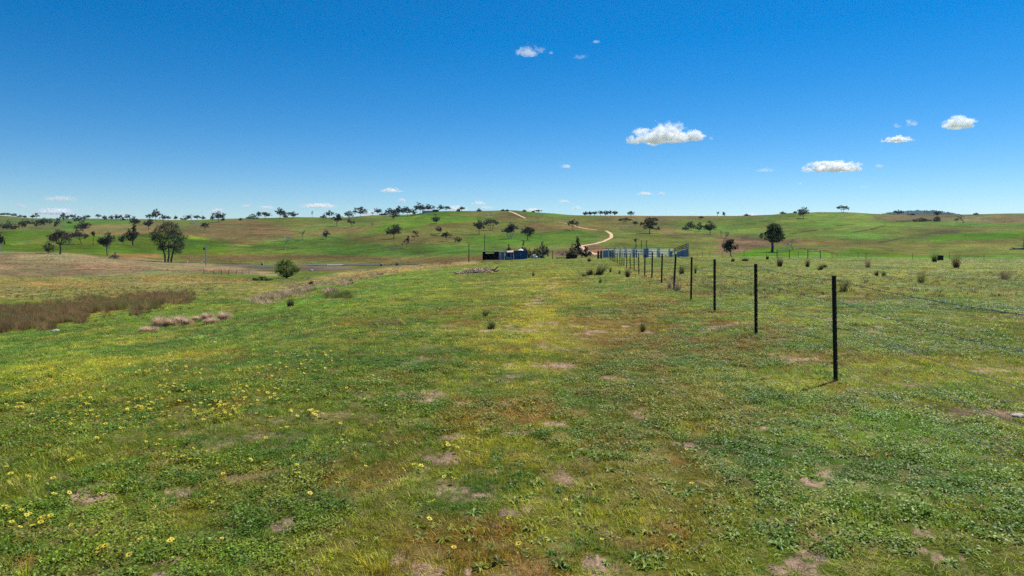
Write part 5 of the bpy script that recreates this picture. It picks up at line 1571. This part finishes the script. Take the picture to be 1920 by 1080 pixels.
def flowers():
    r = np.random.RandomState(9)
    P = [np.array(FLW, float)]
    cl = [(r.uniform(20, 620), r.uniform(668, 815)) for _ in range(40)] + [(r.uniform(0, 560), r.uniform(700, 790)) for _ in range(30)]
    for (a, b) in cl:
        k = r.randint(3, 12)
        P.append(np.stack([a + r.normal(0, 20, k), b + r.normal(0, 5, k)], 1))
    P.append(np.stack([r.uniform(0, 760, 160), r.uniform(655, 900, 160)], 1))
    P.append(np.stack([r.uniform(0, 1300, 40), r.uniform(700, 1070, 40)], 1))
    P = np.concatenate(P)
    W = at_many(P[:, 0], P[:, 1]); n = len(W)
    near = W[:, 1] < 6
    W[:, 2] += np.where(near, .045, .04)
    s = r.uniform(.5, .9, n)
    scatter('capeweed_flowers', 'yellow capeweed daisies dotted over the left foreground grass', W, np.stack([r.normal(.0, .25, n) + .12, r.normal(0, .25, n), r.uniform(0, 6.283, n)], 1),
            np.stack([s, s, s], 1), r.randint(0, 3, n), np.ones((n, 3)), PD)
flowers()

# crumbs of soil and litter on the bare spots
def crumbs():
    r = np.random.RandomState(88)
    n = 150000
    Y = np.sqrt(r.uniform(2.4 ** 2, 14 ** 2, n)); X = Y * r.uniform(-1.05, 1.05, n); Z = ground_z(X, Y)
    x, y = view_px(X, Y, Z); s = soil_mask(x, y, X, Y, np.hypot(X, Y))
    k = r.uniform(size=n) < np.maximum(s * .9, .035)
    P = np.stack([X, Y, Z], 1)[k]; n = len(P)
    kinds = []
    for q in range(3):
        me = stone_mesh('crumb', 40 + q, G_STRAW, .55); kinds.append(bpy.data.objects.new('crumb_kind_%d' % q, me))
    kinds.append(proto('crumb_kind_3', *blades(5, .02, .02, .07, .003, .0, .25, .05, 700, 3), G_STRAW))
    idx = r.randint(0, 5, n); idx = np.where(idx > 2, 3, idx)
    sz = np.where(idx == 3, r.uniform(.6, 1.2, n), r.uniform(.004, .017, n))
    c = lin((186, 152, 126))[None] * r.uniform(.35, 1.1, (n, 1)) * np.where(idx == 3, 1.2, .9)[:, None]
    scatter('soil_crumbs', 'crumbs of soil and dry litter on the bare spots', P, np.stack([r.normal(0, .2, n), r.normal(0, .2, n), r.uniform(0, 6.3, n)], 1), np.stack([sz * 1.2, sz, sz], 1), idx, c, kinds)

# reeds in the gully, rushes on the bright slope, dry tussocks on the far slopes
def in_poly(poly, n, seed):
    r = np.random.RandomState(seed); P = np.array(poly, float)
    out = np.zeros((0, 2))
    while len(out) < n:
        q = np.stack([r.uniform(P[:, 0].min(), P[:, 0].max(), n * 2), r.uniform(P[:, 1].min(), P[:, 1].max(), n * 2)], 1)
        # dents and bays in the outline
        k = poly_sd(poly, q[:, 0] + (fbm(q[:, 0] / 22, q[:, 1] / 5, 3, 3.) - .5) * 110, q[:, 1] + (fbm(q[:, 0] / 26, q[:, 1] / 5, 3, 9.) - .5) * 30) > 0
        out = np.concatenate([out, q[k]])
    return out[:n]
RP = [proto('reed_kind_%d' % k, *blades(34, .20, .35, .85, .011, .9, 1.52, .07, 400 + k, 3), G_STRAW) for k in range(4)]
def reeds():
    r = np.random.RandomState(14)
    A = in_poly([(-60, 574), (40, 577), (90, 566), (180, 561), (260, 553), (345, 548), (372, 550), (340, 563), (300, 574), (240, 584), (180, 592), (120, 604), (60, 618), (-60, 634)], 6500, 1)
    B = in_poly([(20, 555), (150, 545), (330, 540), (440, 537), (420, 545), (250, 556), (60, 566)], 240, 2)
    Cc = in_poly([(110, 590), (330, 565), (460, 545), (420, 575), (280, 600), (140, 615)], 90, 3)
    P = np.concatenate([A, B, Cc]); W = at_many(P[:, 0], P[:, 1]); n = len(W)
    pat = fbm(W[:, 0] / 2.5, W[:, 1] / 2.5, 3, 4.)
    edge = np.where(np.arange(n) < 6500, 1.0, .62)
    s = r.uniform(.20, .62, n) * (.40 + 1.05 * pat) * edge
    c = 1.12 * (lin((140, 96, 72))[None] * (1 - pat[:, None]) * 1.2 + lin((128, 112, 72))[None] * pat[:, None])
    c = c * r.uniform(.45, 1.25, (n, 1)); g = r.uniform(size=n) < .22
    c[g] = lin((94, 110, 44)) * 1.6 * r.uniform(.6, 1.1, (g.sum(), 1))
    dk = np.arange(n) >= 6500; c[dk] = lin((74, 70, 44)) * r.uniform(.5, 1.0, (dk.sum(), 1))
    scatter('reeds', 'reddish brown reeds filling the gully on the left', W, np.stack([r.normal(0, .12, n), r.normal(0, .12, n), r.uniform(0, 6.3, n)], 1), np.stack([s * 1.2, s * 1.2, s], 1), r.randint(0, 4, n), c, RP)
    A = in_poly([(600, 556), (640, 552), (664, 547), (664, 551), (640, 557), (600, 560)], 160, 5)
    W = at_many(A[:, 0], A[:, 1]); n = len(W); s = r.uniform(.2, .5, n)
    c = 1.5 * lin((88, 92, 44))[None] * r.uniform(.6, 1.2, (n, 1))
    scatter('rushes', 'long low patch of green rushes on the bright slope', W, np.stack([r.normal(0, .1, n), r.normal(0, .1, n), r.uniform(0, 6.3, n)], 1), np.stack([s, s, s * .75], 1), r.randint(0, 4, n), c, RP)
reeds()
TP = [proto('tuft_kind_%d' % k, *blades(26, .22, .25, .6, .05, .35, 1.4, .2, 500 + k, 2), G_STRAW) for k in range(3)]
def far_tufts():
    r = np.random.RandomState(21)
    specs = [([(-20, 476), (130, 478), (330, 494), (480, 503), (480, 517), (330, 508), (-20, 502)], 2600, (144, 124, 94), 1.0),
             ([(340, 477), (560, 475), (760, 482), (960, 478), (960, 488), (760, 496), (560, 492), (340, 490)], 2600, (110, 92, 58), 1.3),
             ([(330, 425), (520, 412), (560, 440), (430, 455)], 700, (112, 94, 62), 1.4),
             ([(470, 575), (540, 532), (640, 512), (800, 496), (890, 490), (760, 510), (660, 527), (560, 552)], 2600, (150, 132, 98), .9),
             ([(1040, 470), (1100, 458), (1150, 470), (1130, 481), (1040, 481)], 700, (116, 96, 74), 1.0),
             ([(1130, 405), (1430, 405), (1430, 412), (1250, 440), (1130, 425)], 1200, (104, 90, 56), 1.6),
             ([(1340, 448), (1440, 452), (1440, 462), (1350, 476)], 600, (116, 92, 68), 1.2),
             ([(1640, 404), (1920, 402), (1920, 418), (1800, 418)], 900, (112, 94, 64), 2.0),
             ([(0, 505), (330, 512), (480, 522), (430, 545), (0, 560)], 1500, (104, 100, 56), .7),
             ([(560, 412), (1000, 400), (1100, 460), (700, 470)], 1500, (92, 96, 50), 1.3),
             ([(1180, 410), (1920, 420), (1920, 475), (1180, 470)], 1800, (92, 98, 44), 1.2),
             ([(1150, 488), (1920, 492), (1920, 560), (1400, 560), (1150, 520)], 1500, (128, 118, 66), .45),
             ([(0, 410), (560, 412), (560, 470), (0, 470)], 1500, (84, 92, 46), 1.3)]
    Ps, Ts, Ss = [], [], []
    for i, (poly, n, rgb, k) in enumerate(specs):
        A = in_poly(poly, n, 60 + i); W = at_many(A[:, 0], A[:, 1])
        s = k * .62 * r.uniform(.3, 1.0, n) * (.5 + 1.2 * fbm(W[:, 0] / 9, W[:, 1] / 9, 3, 8.))
        Ps.append(W); Ss.append(s); Ts.append(lin(rgb)[None] * r.uniform(.3, 1.5, (n, 1)) * 1.2)
    W = np.concatenate(Ps); s = np.concatenate(Ss); c = np.concatenate(Ts); n = len(W)
    scatter('tussock_grass', 'dry tussock grass speckling the slopes', W, np.stack([np.zeros(n), np.zeros(n), r.uniform(0, 6.3, n)], 1), np.stack([s * 1.2, s * 1.2, s * .8], 1), r.randint(0, 3, n), c, TP)
far_tufts()

# ------------------------------------------------------------------ stones, logs, stump, sheep
def stone_mesh(name, seed, m, flat=.6):
    r = np.random.RandomState(seed)
    import bmesh
    bm = bmesh.new(); bmesh.ops.create_icosphere(bm, subdivisions=2, radius=.5)
    for v in bm.verts:
        k = 1 + .35 * (fbm(np.array([v.co.x * 2 + seed]), np.array([v.co.y * 2 + v.co.z * 3]), 3, seed)[0] - .5) * 2
        v.co *= k; v.co.z *= flat
    me = bpy.data.meshes.new(name); bm.to_mesh(me); bm.free(); me.materials.append(m)
    return me
crumbs()
M_ST = [plain('stone_pale', (.42, .36, .31), .9), plain('stone_tan', (.44, .31, .22), .9), plain('stone_rust', (.36, .19, .13), .9), plain('stone_dark', (.09, .08, .07), .9)]
STM = [[stone_mesh('stone', 10 * a + b, M_ST[a], .55) for b in range(3)] for a in range(4)]
def rubble():
    X, Y, Z = at(895, 512); s = Y / F
    root = empty('rubble_pile', (X, Y, Z)); tag(root, 'low pile of tan stones and broken timber on the green rise', 'rubble pile')
    r = random.Random(6)
    big = []
    for i in range(34):
        o = bpy.data.objects.new('stone', r.choice(r.choice([STM[1], STM[1], STM[2], STM[3], STM[3]])))
        COL.objects.link(o); o.parent = root
        u = r.gauss(0, .36); v = r.gauss(0, .5)
        k = r.uniform(.08, .26)
        x = max(-1.4, min(1.4, u * 2.6)); y = max(-1.5, min(1.5, v * 1.3))
        o.location = (x, y, float(ground_z(X + x, Y + y)) - Z + k * .2 + max(0, .28 - abs(x) * .2) * r.random())
        o.scale = (k * r.uniform(.8, 1.6), k, k); o.rotation_euler = (r.uniform(-.5, .5), r.uniform(-.5, .5), r.uniform(0, 6))
    V, Q = [], []
    rr = np.random.RandomState(3)
    for i in range(900):
        x = float(np.clip(rr.normal(0, .62), -1.6, 1.6)); y = float(np.clip(rr.normal(0, .7), -1.7, 1.7))
        z = float(ground_z(X + x, Y + y)) - Z + max(0, .30 - .13 * abs(x) - .1 * abs(y)) * rr.uniform()
        d = rr.normal(size=3); d[2] *= .4; d /= np.linalg.norm(d); w_ = np.cross(d, rr.normal(size=3)); w_ /= np.linalg.norm(w_)
        u_ = np.cross(d, w_); L_ = rr.uniform(.05, .20); t_ = rr.uniform(.012, .045); c_ = np.array([x, y, z + .05]); b0 = len(V)
        for sx_ in (-1, 1):
            for p_, q_ in ((-1, -1), (1, -1), (1, 1), (-1, 1)): V.append(c_ + d * L_ * sx_ + w_ * t_ * p_ + u_ * t_ * q_ * .7)
        for k_ in range(4): Q.append((b0 + k_, b0 + (k_ + 1) % 4, b0 + 4 + (k_ + 1) % 4, b0 + 4 + k_))
    sp = link('splinters', np_mesh('splinters', np.array(V), np.array(Q), leaf_mat('splinter_wood', (.16, .10, .07), (.62, .47, .34), 0, .9)), root); sp['kind'] = 'stuff'
    for (a, b, c) in ((1.3, .1, .45), (-.9, -.2, .2), (.2, .3, .3), (-.2, -.5, .15), (.6, -.4, .2)):
        mb = MB(); mb.tube([(-.35, 0, 0), (0, .03, .06), (.38, 0, .18 if a > 1 else .05)], [.06, .055, .04], 6)
        o = mb.build('broken_branch', M_TIM if a > 1 else M_PALE, root); o.location = (a, b, float(ground_z(X + a, Y + b)) - Z + .1); o.rotation_euler = (0, -.4 if a > 1 else 0, r.uniform(-.4, .6))
rubble()
def stone(px, py, w, mk, label, flat=.5, name='field_stone', sink=.3):
    X, Y, Z = at(px, py); k = w * Y / F
    o = bpy.data.objects.new(name, STM[mk][int(px) % 3]); COL.objects.link(o)
    o.location = (X, Y, Z + k * .27 * flat * (1 - sink)); o.scale = (k, k * .8, k * flat * 1.6); o.rotation_euler = (0, 0, px * .7)
    tag(o, label, 'stone', 'loose stones in the paddock')
stone(104, 622, 14, 0, 'pale stone at the lower edge of the brown reeds')
stone(402, 643.5, 11, 0, 'pale stone alone on the left green slope')
stone(25, 704, 12, 3, 'dark stone near the left picture edge')
stone(1908, 781, 28, 0, 'pale flat stone at the right picture edge', .35)
stone(1886, 754, 24, 3, 'dark flat stone near the right picture edge', .3)
stone(1664, 600, 13, 1, 'brown stone right of the nearest fence post', .4)
stone(1612, 624, 12, 0, 'small pale stone low beside the nearest fence post', .4)
stone(584, 508.6, 7, 0, 'white stone on the bank right of the bright green tree', .8)
def log(name, label, A, B, r, m, branches=(), cat='log'):
    a = Vector(at(*A)); b = Vector(at(*B)); root = empty(name, a); tag(root, label, cat)
    d = b - a
    mb = MB(); mb.tube([(0, 0, r * .7), tuple(d * .5 + Vector((0, 0, r * 1.1))), tuple(d + Vector((0, 0, r * .8)))], [r, r * .85, r * .5], 8); mb.build('trunk', m, root)
    for (t, dx, dz) in branches:
        p = d * t + Vector((0, 0, r))
        mb = MB(); mb.tube([tuple(p), tuple(p + Vector((dx * .4, .2, dz * .6))), tuple(p + Vector((dx, .3, dz)))], [r * .5, r * .35, r * .15], 6); mb.build('branch', m, root)
log('fallen_log', 'fallen white log on the green left of the half-bare tree', (728, 467), (753, 465.4), .22, BARK['p'], ((.6, .8, .5), (.8, -.6, .3)))
log('fallen_log', 'fallen dark limb on the middle of the centre hill', (808, 440.4), (820, 443), .35, BARK['b'], ((.1, -.8, 1.4), (.5, 1.2, .4)))
log('fallen_tree', 'fallen dark tree at the right picture edge', (1932, 468), (1893, 468.4), .30, BARK['b'], ((.25, -.6, 3.6), (.35, .5, 2.2), (.7, -1.5, .5)))
log('fallen_log', 'dark log lying left of the black stock tank', (1043, 484.6), (1061, 483.9), .10, BARK['b'])
X, Y, Z = at(1763.3, 489); s = Y / F
mb = MB()
mb.tube([(0, 0, -.1), (0, 0, .3), (.02, 0, 10 * s * .8), (.03, 0, 10.2 * s)], [5.4 * s, 4.9 * s, 4.9 * s, 4.6 * s], 12)
o = mb.build('tree_stump', plain('stump_black', (.022, .02, .018), .9)); o.location = (X, Y, Z); tag(o, 'black squat stump beside a dark tussock on the right paddock', 'stump')
tree(697 + 57, 464.5, 455.5, 4, 'dead', 'gg', 'dark broken stub between fallen log and half-bare tree', G_MID, bark='b')

def sheep_mesh():
    m = plain('fleece', (.66, .61, .52), .95, var=.12); 
    V = []; Fs = []
    n = 10; prof = [(-.62, .10, .62), (-.5, .26, .62), (-.2, .31, .60), (.15, .31, .60), (.42, .25, .64), (.56, .15, .72), (.70, .12, .70), (.86, .10, .56), (.98, .05, .48)]
    for (x, r, z) in prof:
        for k in range(n): V.append((x, r * .8 * math.cos(6.283 * k / n), z + r * math.sin(6.283 * k / n)))
    for i in range(len(prof) - 1):
        for k in range(n): Fs.append((i * n + k, i * n + (k + 1) % n, (i + 1) * n + (k + 1) % n, (i + 1) * n + k))
    Fs.append(tuple(range(n - 1, -1, -1))); Fs.append(tuple((len(prof) - 1) * n + k for k in range(n)))
    mb = MB(); mb.add(V, Fs)
    for x in (-.40, .34):
        for s_ in (-.14, .14): mb.tube([(x, s_, .45), (x + .02, s_, .22), (x, s_, 0)], [.08, .05, .045], 6)
    for s_ in (-1, 1): mb.tube([(.72, s_ * .08, .76), (.70, s_ * .22, .76)], [.04, .02], 5)
    me = bpy.data.meshes.new('sheep'); me.from_pydata(mb.v, [], mb.f); me.materials.append(m)
    me.polygons.foreach_set('use_smooth', [True] * len(me.polygons))
    return me
SHEEP = sheep_mesh()
def flock(pts, label, group, k=1.0):
    r = random.Random(len(pts))
    for (px, py) in pts:
        X, Y, Z = at(px, py)
        o = bpy.data.objects.new('sheep', SHEEP); COL.objects.link(o)
        o.location = (X, Y, Z); o.rotation_euler = (0, 0, r.uniform(0, 6.28)); o.scale = (k, k, k)
        tag(o, label, 'sheep', group)
rq = random.Random(12)
flock([(914 + 16 * rq.random(), 402 + 2.6 * rq.random()) for _ in range(13)], 'pale sheep of the flock below the hill crest near the upper track', 'sheep below the hill crest')
flock([(1160 + 36 * rq.random(), 424.6 + 2.4 * rq.random()) for _ in range(16)], 'pale sheep of the flock left of the large irregular gum', 'sheep on the slope above the stock yards')
rq = random.Random(31)
for i in range(26):
    px = rq.choice([rq.uniform(1520, 1600), rq.uniform(1600, 1720), rq.uniform(1560, 1600)]); py = {0: rq.uniform(403, 409), 1: rq.uniform(425, 445)}[int(px > 1600)]
    X, Y, Z = at(px, py)
    o = bpy.data.objects.new('boulder', STM[0][i % 3]); COL.objects.link(o); k = rq.uniform(.7, 1.6)
    o.location = (X, Y, Z + .2 * k); o.scale = (k, k, k); tag(o, 'pale boulder dotted on the grass of the right hill', 'boulder', 'pale boulders on the right hill')

# ------------------------------------------------------------------ clouds
def cloud_mat():
    m = bpy.data.materials.new('cloud_vapour'); m.use_nodes = True
    n, l = m.node_tree.nodes, m.node_tree.links
    n.clear()
    out = n.new('ShaderNodeOutputMaterial'); vol = n.new('ShaderNodeVolumePrincipled')
    vol.inputs['Color'].default_value = (1, 1, 1, 1); vol.inputs['Anisotropy'].default_value = .2
    tc = n.new('ShaderNodeTexCoord')
    def at_(nm):
        a = n.new('ShaderNodeAttribute'); a.attribute_type = 'OBJECT'; a.attribute_name = nm; return a
    asp, dn, se = at_('asp'), at_('dens'), at_('seed')
    def M(op, a, b=None):
        q = n.new('ShaderNodeMath'); q.operation = op
        for i, v in enumerate((a, b)):
            if v is None: continue
            if hasattr(v, 'links') or hasattr(v, 'is_linked'): l.new(v, q.inputs[i])
            else: q.inputs[i].default_value = v
        return q.outputs[0]
    vm = n.new('ShaderNodeVectorMath'); vm.operation = 'MULTIPLY'
    l.new(tc.outputs['Object'], vm.inputs[0]); l.new(asp.outputs['Vector'], vm.inputs[1])
    va = n.new('ShaderNodeVectorMath'); va.operation = 'ADD'
    l.new(vm.outputs[0], va.inputs[0]); l.new(se.outputs['Vector'], va.inputs[1])
    no = n.new('ShaderNodeTexNoise'); no.inputs['Scale'].default_value = 1.15; no.inputs['Detail'].default_value = 6; no.inputs['Roughness'].default_value = .58
    l.new(va.outputs[0], no.inputs['Vector'])
    sp = n.new('ShaderNodeSeparateXYZ'); l.new(tc.outputs['Object'], sp.inputs[0])
    z = M('ADD', sp.outputs['Z'], .5)
    zz = M('ADD', M('DIVIDE', M('MAXIMUM', z, 0.0), 1.25), M('MULTIPLY', M('MINIMUM', z, 0.0), 3.2))
    r2 = M('ADD', M('ADD', M('POWER', M('ABSOLUTE', sp.outputs['X']), 2.0), M('POWER', M('ABSOLUTE', sp.outputs['Y']), 2.0)), M('POWER', M('ABSOLUTE', zz), 2.0))
    shape = M('SUBTRACT', .80, M('SQRT', r2))
    v = M('ADD', shape, M('MULTIPLY', M('SUBTRACT', no.outputs['Fac'], .5), 2.6))
    mr = n.new('ShaderNodeMapRange'); mr.interpolation_type = 'SMOOTHSTEP'
    mr.inputs['From Min'].default_value = .02; mr.inputs['From Max'].default_value = .34
    l.new(v, mr.inputs['Value'])
    l.new(M('MULTIPLY', mr.outputs[0], dn.outputs['Fac']), vol.inputs['Density'])
    l.new(vol.outputs[0], out.inputs['Volume'])
    try: m.cycles.volume_step_rate = .35
    except Exception: pass
    return m
M_CLOUD = cloud_mat()
def cloud(px, py, w, h, k, label):
    el = (HY - py) / F
    D = min(max(620 / max(el, .01), 3600), 13500)
    W = w * D / F; H = h * D / F
    X, Z = (px - CX) / F * D, el * D + CAMZ
    mb = MB(); mb.box((0, 0, 0), (2, 2, 2))
    o = mb.build('cloud', M_CLOUD)
    o.location = (X, D, Z)
    o.scale = (W * .5 * 1.22, W * .5 * .75, H * .5 * 1.32)
    a = 1.0 / (H * .55)
    o['asp'] = [o.scale.x * a * .75, o.scale.y * a * .75, o.scale.z * a]
    o['dens'] = float(k * (.28 if py < 330 else .22) / H)
    o['seed'] = [(px * 1.37) % 50, (py * 2.11) % 50, (w * 3.3) % 50]
    tag(o, label, 'cloud', 'small clouds in the blue sky')
CL = [
 (1243, 249, 112, 40, 16, 'largest white cloud with a domed top right of centre'), (1300, 253, 44, 24, 12, 'right-hand lower lobe joined to the largest white cloud'),
 (1195, 244, 26, 16, 3, 'thin curl of cloud at the left end of the largest one'), (1333, 257, 10, 10, 2, 'tiny wisp at the right end of the largest cloud'),
 (1562, 311, 98, 22, 15, 'flat-based white cloud above the right hill'), (1648, 310, 18, 7, 2, 'tiny wisp right of the flat-based cloud'),
 (1797, 228, 62, 26, 12, 'ragged white cloud high on the right'), (1683, 260, 50, 12, 11, 'thin lens-shaped cloud left below the ragged one'),
 (1709, 229, 22, 15, 3, 'feathery wisp above the lens-shaped cloud'), (1681, 235, 14, 9, 1.4, 'fainter small wisp left of the feathery one'),
 (993, 93, 50, 24, 3.0, 'ragged wisp of cloud near the top centre'), (1033, 98, 11, 7, 1.6, 'tiny wisp right of the ragged top one'),
 (1118, 76, 14, 11, 2, 'highest small faint puff'), (1088, 104, 26, 12, .8, 'barely visible wisp left of the highest puff'),
 (1062, 311, 20, 9, 4, 'small faint puff above the hill track'), (1208, 362, 28, 7, 6, 'left one of two small low puffs below the largest cloud'),
 (1241, 362, 14, 7, 6, 'right one of two small low puffs below the largest cloud'), (1435, 318, 34, 8, 1.0, 'faint pale streak left of the flat-based cloud'),
 (1500, 344, 8, 5, 3, 'tiny dot of cloud under the flat-based one'), (1620, 350, 18, 5, 1, 'faint streak under the lens-shaped cloud'),
 (598, 385, 64, 10, 8, 'long low cloud over the left ridge'), (733, 356, 40, 9, 7, 'small long cloud above the house grove'), (753, 375, 16, 11, 10, 'bright little puff under the small long cloud'),
 (815, 370, 8, 6, 3, 'tiny dot of cloud right of the bright puff'), (103, 395, 72, 14, 9, 'long cloud lying on the far-left skyline'), (113, 371, 60, 11, 3, 'lens-shaped cloud above the far-left skyline'),
 (40, 385, 20, 8, 6, 'small puff near the left picture edge'), 
 (405, 394, 32, 13, 8, 'puff behind the lone left skyline gum'), (338, 395, 10, 8, 5, 'tiny puff above the dark left clump'),
 (462, 385, 15, 6, 7, 'tiny bright puff above the first ridge clump'), (500, 388, 30, 7, 5, 'flat puff between the two ridge clumps'), (857, 390, 40, 13, 8, 'broad puff behind the crest trees'),
 (898, 380, 26, 8, 7, 'small long puff above the flat crest'), (912, 388, 24, 6, 4, 'faint puff under the small long one'), (1000, 393, 40, 9, 8, 'cloud bank lying on the crest at the track'),
 (1058, 377, 20, 6, 6, 'tiny puff right above the hill shoulder'), (1080, 389, 19, 8, 7, 'little puff low beside the hill shoulder'), (1405, 402, 36, 7, 7, 'cloud bank just above the right skyline'),
 (1298, 399, 18, 5, 4, 'tiny low puff above the four dark trees'), (690, 397, 44, 12, 5, 'puff behind the lone broad-crowned gum'), (225, 399, 30, 8, 4, 'low puff behind the spaced left row'),
]
for c in CL: cloud(*c)

# ------------------------------------------------------------------ haze
mb = MB(); mb.box((0, 0, 149), (31000, 31000, 326))
hm = bpy.data.materials.new('haze_air'); hm.use_nodes = True
hn, hl = hm.node_tree.nodes, hm.node_tree.links
hn.clear()
ho = hn.new('ShaderNodeOutputMaterial'); hv = hn.new('ShaderNodeVolumePrincipled')
hv.inputs['Color'].default_value = (.50, .72, 1.0, 1); hv.inputs['Density'].default_value = 2.7e-5; hv.inputs['Anisotropy'].default_value = .1
hl.new(hv.outputs[0], ho.inputs['Volume'])
hz = mb.build('haze', hm); tag(hz, 'thin blue haze over the far land', kind='stuff')
